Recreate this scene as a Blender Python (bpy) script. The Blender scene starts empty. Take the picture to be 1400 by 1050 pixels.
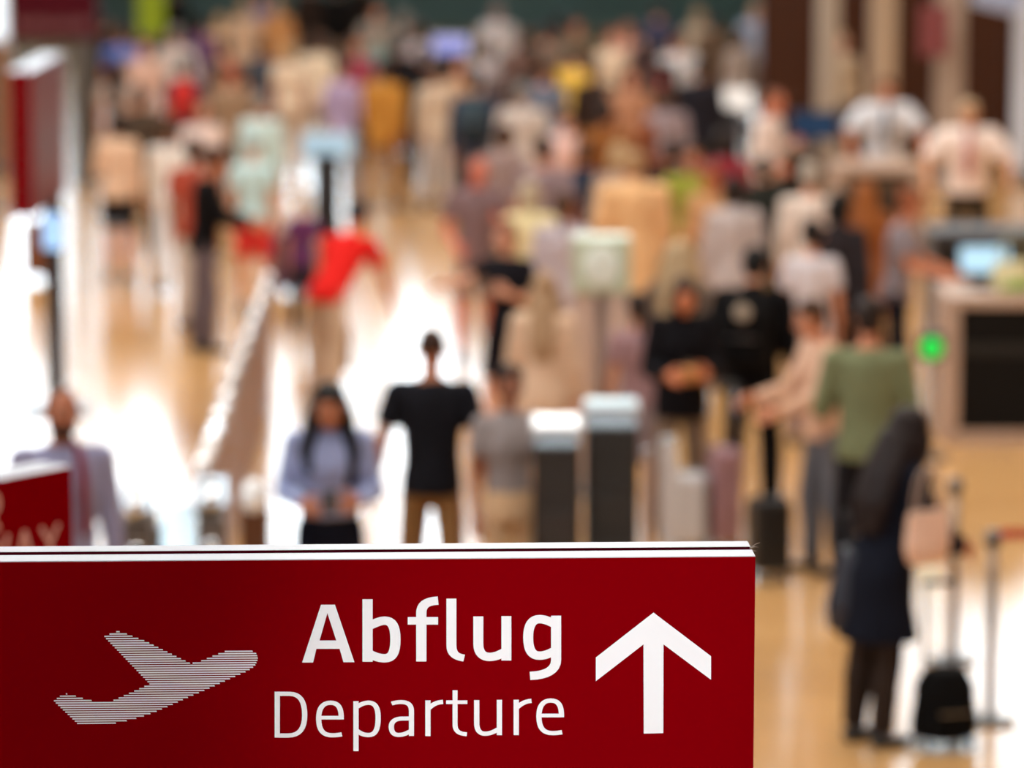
import bpy, bmesh, math, random
from mathutils import Vector, Matrix, Euler
R = math.radians
random.seed(7)
S = bpy.context.scene
COL = S.collection

# ------------------------------------------------------------------ camera, world, lights, exposure
CAMH, FPX = 4.66, 5250.0                  # 135 mm lens: focal length in pixels of a 1400 px frame
PHI = math.atan(795.0 / FPX)              # downward tilt
cam = bpy.data.cameras.new('camera')
cam.lens, cam.sensor_width, cam.sensor_fit = 135.0, 36.0, 'HORIZONTAL'
cam.clip_start, cam.clip_end = 0.1, 400
cam.dof.use_dof = True
cam.dof.focus_distance = 8.02
cam.dof.aperture_fstop = 2.15
co = bpy.data.objects.new('camera', cam); COL.objects.link(co)
co.location = (0, 0, CAMH); co.rotation_euler = (math.pi/2 - PHI, 0, 0)
S.camera = co
S.view_settings.view_transform = 'Standard'; S.view_settings.look = 'None'
S.view_settings.gamma = 1.0; S.view_settings.use_curve_mapping = False
S.view_settings.exposure = 0.0
S.cycles.max_bounces = 7; S.cycles.diffuse_bounces = 3; S.cycles.glossy_bounces = 3
S.cycles.transparent_max_bounces = 12
S.cycles.caustics_reflective = False; S.cycles.caustics_refractive = False
S.cycles.sample_clamp_indirect = 8.0

w = bpy.data.worlds.new('overcast_sky'); S.world = w; w.use_nodes = True
bg = w.node_tree.nodes['Background']
bg.inputs[0].default_value = (0.86, 0.93, 1.0, 1); bg.inputs[1].default_value = 12.0

def lamp(name, loc, size, power, color, rot=(0, 0, 0), spot=None):
    if spot is None:
        l = bpy.data.lights.new(name, 'AREA'); l.shape = 'RECTANGLE'; l.size, l.size_y = size
    else:
        l = bpy.data.lights.new(name, 'SPOT'); l.spot_size = R(spot[0]); l.spot_blend = spot[1]; l.shadow_soft_size = size
    l.energy = power; l.color = color
    o = bpy.data.objects.new(name, l); COL.objects.link(o); o.location = loc; o.rotation_euler = rot
    return o
WARM = (1.0, 0.93, 0.83)
for yy in (14, 24, 34, 44, 56, 68):
    for xx in (-9.0, 0.0, 9.0):
        lamp('ceiling_light', (xx, yy, 15.4), (3.0, 5.0), 700 if yy < 50 else 120, WARM)
# added unseen spotlight, brightens the near sign around its arrow
def aim(o, tgt):
    o.rotation_euler = (Vector(tgt) - o.location).to_track_quat('-Z', 'Y').to_euler()
sp = lamp('added_sign_spot', (1.1, 3.0, 5.4), 0.10, 760, (1, 0.97, 0.95), spot=(18, 1.0))
aim(sp, (0.17, 7.9, 2.80))
sp = lamp('added_sign_wash', (-0.6, 1.0, 6.4), 0.3, 60, (1, 0.97, 0.95), spot=(40, 0.6))  # added unseen wash light, lifts the rest of the near sign
aim(sp, (-0.1, 7.9, 2.9))

# ------------------------------------------------------------------ pixel of the photo -> point of the hall
def ray(px, py):
    k, u = (px - 700) / FPX, (525 - py) / FPX
    return Vector((k, math.cos(PHI) + u*math.sin(PHI), -math.sin(PHI) + u*math.cos(PHI)))
def at(px, py, z=0.0):
    d = ray(px, py); t = (z - CAMH) / d.z
    return Vector((d.x*t, d.y*t, z))
def atd(px, py, dist):                      # point at ground distance dist
    d = ray(px, py); t = dist / d.y
    return Vector((d.x*t, dist, CAMH + d.z*t))

# ------------------------------------------------------------------ materials
def lin(c):
    return tuple((v/255/12.92 if v/255 <= 0.04045 else ((v/255 + 0.055)/1.055)**2.4) for v in c)
_M = {}
def mat(kind, rgb, rough=0.6, metal=0.0, noise=30.0, amt=0.12, bump=0.0, spec=0.5, emit=0.0, coat=0.0):
    key = (kind, tuple(rgb), rough, metal, emit)
    if key in _M: return _M[key]
    m = bpy.data.materials.new('%s_%d_%d_%d' % ((kind,) + tuple(int(v) for v in rgb))); m.use_nodes = True
    nt = m.node_tree; b = nt.nodes['Principled BSDF']
    c = lin(rgb)
    tc = nt.nodes.new('ShaderNodeTexCoord'); n = nt.nodes.new('ShaderNodeTexNoise')
    n.inputs['Scale'].default_value = noise; n.inputs['Detail'].default_value = 3
    nt.links.new(tc.outputs['Object'], n.inputs['Vector'])
    mx = nt.nodes.new('ShaderNodeMix'); mx.data_type = 'RGBA'
    mx.inputs['A'].default_value = tuple(v*(1-amt) for v in c) + (1,)
    mx.inputs['B'].default_value = tuple(min(1, v*(1+amt)) for v in c) + (1,)
    nt.links.new(n.outputs['Fac'], mx.inputs['Factor'])
    nt.links.new(mx.outputs['Result'], b.inputs['Base Color'])
    b.inputs['Roughness'].default_value = rough; b.inputs['Metallic'].default_value = metal
    b.inputs['Specular IOR Level'].default_value = spec
    if coat: b.inputs['Coat Weight'].default_value = coat; b.inputs['Coat Roughness'].default_value = 0.08
    if bump:
        bp = nt.nodes.new('ShaderNodeBump'); bp.inputs['Strength'].default_value = bump; bp.inputs['Distance'].default_value = 0.01
        nt.links.new(n.outputs['Fac'], bp.inputs['Height']); nt.links.new(bp.outputs['Normal'], b.inputs['Normal'])
    if emit:
        nt.links.new(mx.outputs['Result'], b.inputs['Emission Color']); b.inputs['Emission Strength'].default_value = emit
    _M[key] = m
    return m
def cloth(c):
    if sum(c) < 190: c = tuple(v*0.72 for v in c)      # black and navy cloth
    return mat('cloth', c, 0.85, noise=9.0, amt=0.18, bump=0.5, spec=0.1)
def skin(c): return mat('skin', c, 0.5, noise=14.0, amt=0.08, spec=0.35)
def hairm(c): return mat('hair', tuple(v*0.85 for v in c), 0.5, noise=60.0, amt=0.3, bump=0.6, spec=0.15)
def metal(c=(170, 172, 176), r=0.25): return mat('metal', c, r, 1.0, noise=40, amt=0.05)
def plastic(c, r=0.4): return mat('plastic', c, r, noise=20, amt=0.06)
def screen(c, e): return mat('screen', c, 0.2, noise=5, amt=0.1, emit=e)
def leather(c): return mat('leather', c, 0.5, noise=50, amt=0.15, bump=0.2)
def wood(c, r=0.4):
    key = ('wood', tuple(c), r)
    if key in _M: return _M[key]
    m = mat('wood', c, r, noise=3, amt=0.1); nt = m.node_tree
    n = [x for x in nt.nodes if x.type == 'TEX_NOISE'][0]
    mp = nt.nodes.new('ShaderNodeMapping'); mp.inputs['Scale'].default_value = (9, 9, 0.7)
    tc = [x for x in nt.nodes if x.type == 'TEX_COORD'][0]
    nt.links.new(tc.outputs['Object'], mp.inputs['Vector']); nt.links.new(mp.outputs['Vector'], n.inputs['Vector'])
    mx = [x for x in nt.nodes if x.type == 'MIX'][0]
    cc = lin(c); mx.inputs['A'].default_value = tuple(v*0.72 for v in cc) + (1,); mx.inputs['B'].default_value = tuple(v*1.25 for v in cc) + (1,)
    [x for x in nt.nodes if x.type == 'BSDF_PRINCIPLED'][0].inputs['Specular IOR Level'].default_value = 0.25
    _M[key] = m
    return m
def glass(tint=(200, 222, 225), t=0.8):
    key = ('glass', tuple(tint), t)
    if key in _M: return _M[key]
    m = bpy.data.materials.new('glass'); m.use_nodes = True; nt = m.node_tree; nt.nodes.clear()
    out = nt.nodes.new('ShaderNodeOutputMaterial'); mx = nt.nodes.new('ShaderNodeMixShader')
    tr = nt.nodes.new('ShaderNodeBsdfTransparent'); gl = nt.nodes.new('ShaderNodeBsdfGlossy')
    tr.inputs[0].default_value = lin(tint) + (1,); gl.inputs['Roughness'].default_value = 0.03
    lw = nt.nodes.new('ShaderNodeFresnel'); lw.inputs['IOR'].default_value = 1.5
    nt.links.new(lw.outputs[0], mx.inputs[0]); nt.links.new(tr.outputs[0], mx.inputs[1]); nt.links.new(gl.outputs[0], mx.inputs[2])
    nt.links.new(mx.outputs[0], out.inputs[0])
    _M[key] = m
    return m

# ------------------------------------------------------------------ mesh building
class MB:
    def __init__(s): s.v, s.f, s.mi, s.cur = [], [], [], 0
    def add(s, vs, fs):
        o = len(s.v); s.v += [tuple(p) for p in vs]
        for f in fs: s.f.append(tuple(i + o for i in f)); s.mi.append(s.cur)
    def box(s, c, size, rot=None, bev=0.0):
        bm = bmesh.new(); bmesh.ops.create_cube(bm, size=1.0)
        bmesh.ops.scale(bm, vec=size, verts=bm.verts)
        if bev: bmesh.ops.bevel(bm, geom=bm.edges[:], offset=bev, segments=2, affect='EDGES', profile=0.5)
        M = Matrix.Translation(c) @ (rot.to_matrix().to_4x4() if rot else Matrix.Identity(4))
        bm.verts.index_update()
        s.add([M @ v.co for v in bm.verts], [[v.index for v in f.verts] for f in bm.faces]); bm.free()
        return s
    def loft(s, rings, n=16):               # rings: (centre, axis a, axis b); closed at both ends
        vs, fs = [], []
        for c, a, b in rings:
            for i in range(n):
                t = 2*math.pi*i/n; vs.append(Vector(c) + Vector(a)*math.cos(t) + Vector(b)*math.sin(t))
        for k in range(len(rings)-1):
            for i in range(n):
                j = (i+1) % n; fs.append((k*n+i, k*n+j, (k+1)*n+j, (k+1)*n+i))
        fs.append(tuple(range(n-1, -1, -1))); fs.append(tuple((len(rings)-1)*n+i for i in range(n)))
        s.add(vs, fs); return s
    def tube(s, p0, p1, r0, r1=None, n=12, round_=False):
        r1 = r0 if r1 is None else r1
        p0, p1 = Vector(p0), Vector(p1); d = p1 - p0
        if d.length < 1e-6: d = Vector((0, 0, 1e-5))
        d.normalize(); a = d.orthogonal().normalized(); b = d.cross(a)
        rings = []
        if round_:
            for t in (-80, -45, -18): rings.append((p0 + d*r0*math.sin(R(t)), a*r0*math.cos(R(t)), b*r0*math.cos(R(t))))
        else: rings.append((p0, a*r0, b*r0))
        if round_:
            for t in (18, 45, 80): rings.append((p1 + d*r1*math.sin(R(t)), a*r1*math.cos(R(t)), b*r1*math.cos(R(t))))
        else: rings.append((p1, a*r1, b*r1))
        return s.loft(rings, n)
    def cap(s, p0, p1, r0, r1=None, n=12): return s.tube(p0, p1, r0, r1, n, True)
    def ell(s, c, r, rot=None, n=14):
        M = rot if rot else Matrix.Identity(3); c = Vector(c); rings = []
        for k in range(9):
            t = R(-84 + 168*k/8)
            rings.append((c + M @ Vector((0, 0, r[2]*math.sin(t))), M @ Vector((r[0]*math.cos(t), 0, 0)), M @ Vector((0, r[1]*math.cos(t), 0))))
        return s.loft(rings, n)
    def disc(s, c, r, h, n=24): return s.tube(Vector(c), Vector(c) + Vector((0, 0, h)), r, r, n)
    def poly(s, pts, h, nrm=None):          # flat polygon (ordered 3-D points) given thickness h along nrm
        n = len(pts); s.add(list(pts) + [Vector(p) - nrm*h for p in pts],
              [tuple(range(n)), tuple(range(2*n-1, n-1, -1))] + [(i, i+n, (i+1) % n + n, (i+1) % n) for i in range(n)])
        return s
    def mesh(s, name, smooth=False):
        me = bpy.data.meshes.new(name); me.from_pydata(s.v, [], s.f)
        if any(s.mi): me.polygons.foreach_set('material_index', s.mi)
        bm = bmesh.new(); bm.from_mesh(me); bmesh.ops.recalc_face_normals(bm, faces=bm.faces); bm.to_mesh(me); bm.free()
        if smooth: me.polygons.foreach_set('use_smooth', [True]*len(me.polygons))
        me.update(); return me
    def obj(s, name, m, parent=None, smooth=False):
        return link(s.mesh(name, smooth), name, m, parent)
def link(me, name, m, parent=None):
    o = bpy.data.objects.new(name, me); COL.objects.link(o)
    ms = m if isinstance(m, (list, tuple)) else [m]
    if not me.materials:
        for x in ms: me.materials.append(x)
    for i, x in enumerate(ms):
        if me.materials[i] is not x:
            o.material_slots[i].link = 'OBJECT'; o.material_slots[i].material = x
    if parent: o.parent = parent
    return o
def thing(name, label, cat, loc=(0, 0, 0), rz=0.0, group=None):
    o = bpy.data.objects.new(name, None); COL.objects.link(o); o.empty_display_size = 0.2
    o.location = loc; o.rotation_euler = (0, 0, rz); o['label'] = label; o['category'] = cat
    if group: o['group'] = group
    return o
def struct(o): o['kind'] = 'structure'; return o
V = Vector

# ------------------------------------------------------------------ the hall
def floor_mat():
    m = bpy.data.materials.new('polished_limestone'); m.use_nodes = True; nt = m.node_tree; b = nt.nodes['Principled BSDF']
    tc = nt.nodes.new('ShaderNodeTexCoord'); br = nt.nodes.new('ShaderNodeTexBrick')
    br.inputs['Scale'].default_value = 1.0; br.inputs['Mortar Size'].default_value = 0.004
    br.inputs['Brick Width'].default_value = 1.2; br.inputs['Row Height'].default_value = 0.6
    br.inputs['Color1'].default_value = lin((214, 168, 112)) + (1,); br.inputs['Color2'].default_value = lin((204, 158, 104)) + (1,)
    br.inputs['Mortar'].default_value = lin((150, 115, 80)) + (1,)
    n = nt.nodes.new('ShaderNodeTexNoise'); n.inputs['Scale'].default_value = 0.9; n.inputs['Detail'].default_value = 6
    mx = nt.nodes.new('ShaderNodeMix'); mx.data_type = 'RGBA'; mx.blend_type = 'MULTIPLY'; mx.inputs['Factor'].default_value = 0.35
    cr = nt.nodes.new('ShaderNodeValToRGB'); cr.color_ramp.elements[0].color = (0.6, 0.52, 0.45, 1); cr.color_ramp.elements[1].color = (1, 1, 1, 1)
    nt.links.new(tc.outputs['Object'], br.inputs['Vector']); nt.links.new(tc.outputs['Object'], n.inputs['Vector'])
    nt.links.new(n.outputs['Fac'], cr.inputs['Fac']); nt.links.new(br.outputs['Color'], mx.inputs['A']); nt.links.new(cr.outputs['Color'], mx.inputs['B'])
    nt.links.new(mx.outputs['Result'], b.inputs['Base Color'])
    b.inputs['Roughness'].default_value = 0.17; b.inputs['Specular IOR Level'].default_value = 0.95
    return m
YB, XL, XR, YF, ZC = 80.0, -15.0, 15.0, -9.0, 16.0
struct(MB().box((0, (YB+YF)/2, -0.15), (XR-XL, YB-YF, 0.3)).obj('floor', floor_mat()))
struct(MB().box((0, (YB+YF)/2, ZC+0.15), (XR-XL, YB-YF, 0.3)).obj('ceiling', plastic((150, 130, 110), 0.8)))
WAL = wood((92, 52, 30)); WALD = wood((64, 31, 10))
def pierced(name, x0, x1, y, z_open0, z_open1, n, mull, m):
    """front or back wall with n tall window openings"""
    wl = MB(); wl.box(((x0+x1)/2, y, z_open0/2), (x1-x0, 0.4, z_open0)); wl.box(((x0+x1)/2, y, (z_open1+ZC)/2), (x1-x0, 0.4, ZC-z_open1))
    step = (x1-x0)/n
    for i in range(n+1):
        xx = x0 + i*step; ww = mull
        wl.box((xx, y, (z_open0+z_open1)/2), (ww, 0.4, z_open1-z_open0))
    struct(wl.obj(name, m))
    return step
st = pierced('wall_back', XL, XR, YB, 3.1, 15.2, 10, 0.55, plastic((44, 82, 82), 0.35))
for i in range(10):
    cx = XL + (i+0.5)*st
    fr = MB(); ww = st-0.55
    for sx in (-1, 1): fr.box((sx*(ww/2-0.05), 0, 6.05), (0.1, 0.16, 12.1))
    for z in (0.05, 4.0, 8.0, 12.05): fr.box((0, 0, z), (ww-0.2, 0.14, 0.1))
    o = struct(fr.obj('window_%d' % (i+1), metal((90, 95, 98), 0.4))); o.location = (cx, YB, 3.1)
    for z0, z1 in ((0.1, 3.95), (4.05, 7.95), (8.05, 12.0)):
        MB().box((0, 0, (z0+z1)/2), (ww-0.2, 0.02, z1-z0)).obj('pane', glass((240, 246, 248)), o)
st = pierced('wall_front', XL, XR, YF, 5.5, 14.0, 6, 3.4, plastic((150, 140, 130), 0.7))
for i in range(6):
    fr = MB(); ww = st-3.4
    for sx in (-1, 1): fr.box((sx*(ww/2-0.05), 0, 4.25), (0.1, 0.16, 8.5))
    for z in (0.05, 4.2, 8.45): fr.box((0, 0, z), (ww-0.2, 0.14, 0.1))
    o = struct(fr.obj('window_%d' % (i+11), metal((90, 95, 98), 0.4))); o.location = (XL+(i+0.5)*st, YF, 5.5)
    for z0, z1 in ((0.1, 4.15), (4.25, 8.4)):
        MB().box((0, 0, (z0+z1)/2), (ww-0.2, 0.02, z1-z0)).obj('pane', glass((240, 246, 248)), o)
LW0, LW1 = 6.0, 13.5
wl = MB(); yl = YB-YF
wl.box((XL-0.2, (YB+YF)/2, LW0/2), (0.4, yl, LW0)); wl.box((XL-0.2, (YB+YF)/2, (LW1+ZC)/2), (0.4, yl, ZC-LW1))
NL = 14; sl = yl/NL
for i in range(NL+1): wl.box((XL-0.2, YF+i*sl, (LW0+LW1)/2), (0.4, 3.6, LW1-LW0))
struct(wl.obj('wall_left', plastic((165, 150, 135), 0.7)))
for i in range(NL):
    fr = MB(); ww = sl-3.6; hh = LW1-LW0
    for sy in (-1, 1): fr.box((0, sy*(ww/2-0.05), hh/2), (0.16, 0.1, hh))
    for z in (0.05, hh/2, hh-0.05): fr.box((0, 0, z), (0.14, ww-0.2, 0.1))
    o = struct(fr.obj('window_%d' % (i+21), metal((90, 95, 98), 0.4))); o.location = (XL-0.2, YF+(i+0.5)*sl, LW0)
    for z0, z1 in ((0.1, hh/2-0.05), (hh/2+0.05, hh-0.1)):
        MB().box((0, 0, (z0+z1)/2), (0.02, ww-0.2, z1-z0)).obj('pane', glass((240, 246, 248)), o)
struct(MB().box((XR+0.2, (YB+YF)/2, ZC/2), (0.4, YB-YF, ZC)).obj('wall_right', WAL))

# walnut partition behind the check-in desks, boards standing side by side
PY, PX0, PX1, PH = 51.0, 3.3, 14.9, 5.3
pt = struct(MB().box(((PX0+PX1)/2, PY+0.15, PH/2), (PX1-PX0, 0.2, PH)).obj('wall_partition', WALD))
bd = MB().box((0, 0, PH/2), (0.78, 0.05, PH-0.02), bev=0.008).mesh('panel')
k = 0
xx = PX0+0.4
while xx < PX1-0.3:
    o = link(bd, 'panel', WALD, pt); o.location = (xx, PY+0.025-0.004*(k % 2), 0); xx += 0.8; k += 1
def column(px, wpx, col, y=47.5):
    x = (px-700)/FPX*y; wd = wpx/FPX*y
    c = struct(MB().box((0, 0, 2.7), (wd, wd, 5.4), bev=0.02).obj('column_1', plastic(col, 0.5))); c.location = (x, y, 0)
    MB().box((0, 0, 0.08), (wd+0.06, wd+0.06, 0.16), bev=0.01).obj('plinth', metal((120, 118, 115), 0.4), c)
    return c
COLS = [column(1131, 30, (160, 146, 130)), column(1206, 36, (168, 144, 118)), column(1297, 38, (160, 140, 124)), column(1398, 24, (205, 215, 230))]
for i, c in enumerate(COLS): c.name = 'column_%d' % (i+1)

# ------------------------------------------------------------------ lettering: strokes of a nib that is wider across than down
def bez(p0, c):
    p1, p2, p3 = V(c[0:2]), V(c[2:4]), V(c[4:6]); out = []
    for i in range(1, 9):
        t = i/8; out.append(p0*(1-t)**3 + p1*3*t*(1-t)**2 + p2*3*t*t*(1-t) + p3*t**3)
    return out
def stroke(cmds, hx, hy):
    pts = []
    for c in cmds:
        if c[0] == 'M' or c[0] == 'L': pts.append(V(c[1:3]))
        else: pts += bez(pts[-1], c[1:])
    quads, L, Rr = [], [], []
    for i, p in enumerate(pts):
        a = (pts[i]-pts[i-1]).normalized() if i else None
        b = (pts[i+1]-pts[i]).normalized() if i < len(pts)-1 else None
        t = (a+b).normalized() if a and b else (a or b)
        k = 1.0/max(0.6, t.dot(a)) if a and b else 1.0
        n = V((-t.y*hx, t.x*hy))*k
        L.append(p+n); Rr.append(p-n)
    return [(L[i], L[i+1], Rr[i+1], Rr[i]) for i in range(len(pts)-1)]
def letters_abflug():
    h, g = 7.0, 5.7
    A = [[(413.1,905.4),(428.1,905.4),(432.6,886.7),(436.9,875.3),(447.6,837.9),(448.4,826.4),(438.9,826.4)],
         [(448.4,826.4),(457.9,826.4),(484.6,905),(469.6,905),(464.3,886.7),(459.7,875.3),(447.6,837.9)],
         [(436.9,875.3),(459.7,875.3),(464.3,886.7),(432.6,886.7)]]
    b = stroke([('M',502.5,818.9),('L',502.5,904.3)],h,g) + stroke([('M',505,855),('C',513,851.5,520,848.2,526,848.2),('C',536,848.2,540.6,856,540.6,874),('C',540.6,892,536,899.5,526,899.5),('C',519,899.5,513,897.5,505,893.5)],h,g)
    f = stroke([('M',576,904),('L',576,838),('C',576,828,581,821.5,599,820.8)],h,g) + stroke([('M',557.4,848.4),('L',598.9,848.4)],h,5.2)
    l = stroke([('M',617.1,818.1),('L',617.1,882),('C',617.1,893,623,897.8,634.6,899.3)],6.8,4.7)
    u = stroke([('M',653.9,842.4),('L',653.9,880),('C',653.9,892,660,897.7,669,897.7),('C',676,897.7,682,895.5,690,891)],6.8,g) + stroke([('M',692.2,841.9),('L',692.2,902.6)],6.8,g)
    g_ = stroke([('M',760.2,841.4),('L',760.2,902),('C',760.2,915,748,923,724.5,923.6)],6.9,g) + stroke([('M',757,852),('C',750,848.5,744,846,737.5,846),('C',727,846,722,855,722,871),('C',722,888,727,895.9,737.5,895.9),('C',744,895.9,750,893.5,757,890)],6.8,g)
    return [A, b, f, l, u, g_]
def letters_departure():
    h, g = 3.6, 2.9
    def e(dx, dy): return stroke([('M',436+dx,980.8+dy),('L',466.4+dx,980.8+dy)],h,2.5) + stroke([('M',466.5+dx,983.2+dy),('C',467+dx,968+dy,463+dx,960.3+dy,452+dx,960.3+dy),('C',441+dx,960.3+dy,435.7+dx,968+dy,435.7+dx,982+dy),('C',435.7+dx,998+dy,442+dx,1004.7+dy,454+dx,1004.7+dy),('C',459+dx,1004.7+dy,463+dx,1004.2+dy,467.4+dx,1003.4+dy)],h,g)
    D = stroke([('M',379.1,945.2),('L',379.1,1008)],h,g) + stroke([('M',380,948.2),('L',396,948.2),('C',410,948.2,416.6,958,416.6,977),('C',416.6,995,410,1005.1,394,1005.1),('L',380,1005.1)],h,g)
    p = stroke([('M',486.7,958.3),('L',486.7,1026.5)],h,g) + stroke([('M',488,966),('C',494,962,499,960.3,504,960.3),('C',513,960.3,517,967,517,981),('C',517,997,513,1004.4,504,1004.4),('C',498,1004.4,493,1002.5,488,998.5)],h,g)
    a = stroke([('M',535.4,961.5),('C',540,960,545,959.4,548,959.4),('C',558,959.4,562.5,963,562.5,972),('L',562.5,1005.7)],3.5,2.7) + stroke([('M',562,981.8),('L',550,981.9),('C',540,982,535,986,535,993),('C',535,1001,539,1004.2,545,1004.2),('C',551,1004.2,556,1002,562,998.5)],h,2.8)
    r1 = stroke([('M',585,957.1),('L',585,1006)],h,g) + stroke([('M',586,968),('C',591,963,597,959.6,605.7,959.2)],h,2.9)
    t = stroke([('M',622.1,943.4),('L',622.1,990),('C',622.1,999,627,1002.8,638.3,1003.5)],3.4,2.7) + stroke([('M',609.9,959.6),('L',638.9,959.6)],h,2.5)
    u = stroke([('M',651.7,956.8),('L',651.7,988),('C',651.7,998,656,1002.7,663,1002.7),('C',669,1002.7,675,1000.5,682,996)],h,g) + stroke([('M',682.7,956.3),('L',682.7,1004.6)],h,g)
    r2 = stroke([('M',705.7,956.3),('L',705.7,1004.6)],h,g) + stroke([('M',706.5,967),('C',712,962,718,958.3,726.6,957.8)],h,2.9)
    return [D, e(0, 0), p, a, r1, t, u, r2, e(301, -3)]

SIGNRED = mat('sign_red', (124, 0, 8), 0.55, noise=2, amt=0.03, spec=0.0)
SIGNWHITE = mat('sign_white', (242, 243, 247), 0.5, noise=4, amt=0.02)
EDGEWHITE = mat('acrylic_edge', (172, 168, 173), 0.35, noise=6, amt=0.03)
POSTGREY = metal((70, 70, 74), 0.4)

# ------------------------------------------------------------------ near sign: Abflug / Departure
YAW = R(2.2)
sO = atd(700, 762.6, 7.9)
sU = V((math.cos(YAW), math.sin(YAW), 0)); sN = V((math.sin(YAW), -math.cos(YAW), 0))
def suv(px, py):
    d = ray(px, py); t = (sO - V((0, 0, CAMH))).dot(sN) / d.dot(sN)
    q = V((0, 0, CAMH)) + d*t - sO
    return V((q.dot(sU), q.z))
sign = thing('departure_sign', 'large dark red departure sign with white arrow and plane, in sharp focus', 'sign', sO, YAW)
U1 = suv(1033, 761).x; U0 = -1.38; HB = 0.86
def spanel(y0, y1, film):
    mb = MB().box(((U0+U1)/2, (y0+y1)/2, -HB/2), (U1-U0, y1-y0, HB), bev=0.0015)
    core = mb.obj('panel', EDGEWHITE, sign)
    fm = MB().box(((U0+U1)/2, film, -HB/2 - 0.001), (U1-U0-0.001, 0.003, HB-0.002)); fm.obj('red_face', SIGNRED, core)
    return core
spanel(0.002, 0.071, 0.0); spanel(0.104, 0.166, 0.168)
MB().box(((U0+U1)/2, 0.0875, -HB/2), (U1-U0-0.004, 0.0326, HB-0.001)).obj('gap_filler', mat('gap_shade', (44, 0, 8), 0.7, spec=0.0), sign)  # filler in the panel gap, its shade put in as dark red
for uu in (U0+0.25, U1-0.25):
    MB().box((uu, 0.083, -(HB+(sO.z-HB))/2 - HB/2 + 0.01), (0.08, 0.06, sO.z-HB), bev=0.008).obj('post', POSTGREY, sign)
MB().box(((U0+U1)/2, 0.083, -sO.z+0.011), (1.9, 0.5, 0.02), bev=0.005).obj('base_plate', POSTGREY, sign)
nF = V((0, -1, 0))
def glyph(name, quads, y=-0.0025, parent=None, conv=suv, m=SIGNWHITE, th=0.0009):
    mb = MB()
    for i, q in enumerate(quads):
        pts = []
        for p in q:
            c = conv(p[0], p[1]); pts.append(V((c.x, y - 0.00004*i, c.y)))
        mb.add(pts, [tuple(range(len(pts)))])
    return mb.obj(name, m, parent or sign)
for g in letters_abflug(): glyph('letter', g)
for g in letters_departure(): glyph('letter', g)
glyph('arrow', [[(893.3,837.1),(972,896.8),(972,929),(907,880.6)], [(893.3,837.1),(907,880.6),(906.7,1001.9),(880,1002.5),(879.6,880.6)], [(893.3,837.1),(879.6,880.6),(814.5,930.9),(814.5,898.5)]])
plane = [(161.4,862.6),(151,866),(142.3,870),(204.5,934.8),(180,946),(154.5,957.4),(143,959.6),(127,957.7),(113.4,954.3),(100,950),(91,948),(82,951.5),(73.4,958.1),(108.5,991.5),(143.5,991),(165.2,987),(191.9,980.4),(212.4,973),(234.5,963.5),(257.4,953),(280,943.4),(310.3,929.7),(338.9,916.8),(348.6,910.3),(353.1,900.6),(351.4,893.7),(347.4,890.6),(337.7,887),(319.4,887.2),(305.1,890.9),(288,897.7),(272,904.4),(261,906.8),(257.1,904.8),(243.4,898),(200,876.5),(178.9,868.5),(172,865.6)]
P2 = [suv(*p) for p in plane]
zs = [p.y for p in P2]; pitch = 3.25/664.0
mb = MB(); z = max(zs) - 0.0012
while z > min(zs):
    xs = []
    for i in range(len(P2)):
        a, b = P2[i], P2[(i+1) % len(P2)]
        if (a.y - z)*(b.y - z) < 0: xs.append(a.x + (b.x-a.x)*(z-a.y)/(b.y-a.y))
    xs.sort()
    for i in range(0, len(xs)-1, 2):
        mb.poly([V((xs[i], -0.0025, z-0.0013)), V((xs[i+1], -0.0025, z-0.0013)), V((xs[i+1]-0.001, -0.0025, z+0.0013)), V((xs[i], -0.0025, z+0.0013))], 0.0009, nF)
    z -= pitch
mb.obj('plane_pictogram', SIGNWHITE, sign)
fb = MB(); c0 = V((U1-0.004, 0.085, 0.0))
for dx, dz, k in ((0.022, 0.012, 0), (0.014, -0.006, 1), (0.010, 0.004, 2), (0.018, 0.002, 3)):
    fb.tube(c0, c0 + V((dx*0.6, 0.004*k-0.006, dz*0.9)), 0.0006, 0.0006, 5); fb.tube(c0 + V((dx*0.6, 0.004*k-0.006, dz*0.9)), c0 + V((dx, 0.0, dz)), 0.0006, 0.0003, 5)
fb.obj('frayed_film', mat('fibre', (150, 140, 130), 0.6), sign)

# ------------------------------------------------------------------ generic box letters for the far, blurred signs
GL = {'R': [[('M',0,10),('L',0,0),('L',4,0),('C',8,0,8,5.4,4,5.4),('L',0,5.4)], [('M',4,5.4),('L',7,10)]],
      'N': [[('M',0,10),('L',0,0)], [('M',0,0),('L',6.4,10)], [('M',6.4,10),('L',6.4,0)]],
      'U': [[('M',0,0),('L',0,7),('C',0,11,6.4,11,6.4,7),('L',6.4,0)]],
      'W': [[('M',0,0),('L',2.2,10)], [('M',2.2,10),('L',4.4,1)], [('M',4.4,1),('L',6.6,10)], [('M',6.6,10),('L',8.8,0)]],
      'A': [[('M',0,10),('L',3.4,0)], [('M',3.4,0),('L',6.8,10)], [('M',1.2,6.8),('L',5.6,6.8)]],
      'Y': [[('M',0,0),('L',3.4,5)], [('M',6.8,0),('L',3.4,5)], [('M',3.4,5),('L',3.4,10)]]}
def word(txt, x, z, size, bold, parent, m, y=-0.0025):
    k = size/10.0
    for ch in txt:
        q = []; wd = 0
        for sgm in GL[ch]:
            q += stroke(sgm, bold, bold*0.9)
        wd = max(p[0] for f in q for p in f)
        glyph('letter', q, y, parent, lambda a, b, x=x: V((x + a*k, z - b*k)), m)
        x += (wd + 2.2)*k
    return x
def wordw(txt, size, bold):
    return sum((max(p[0] for sgm in GL[c] for f in stroke(sgm, bold, bold) for p in f) + 2.2) for c in txt)*size/10

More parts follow.
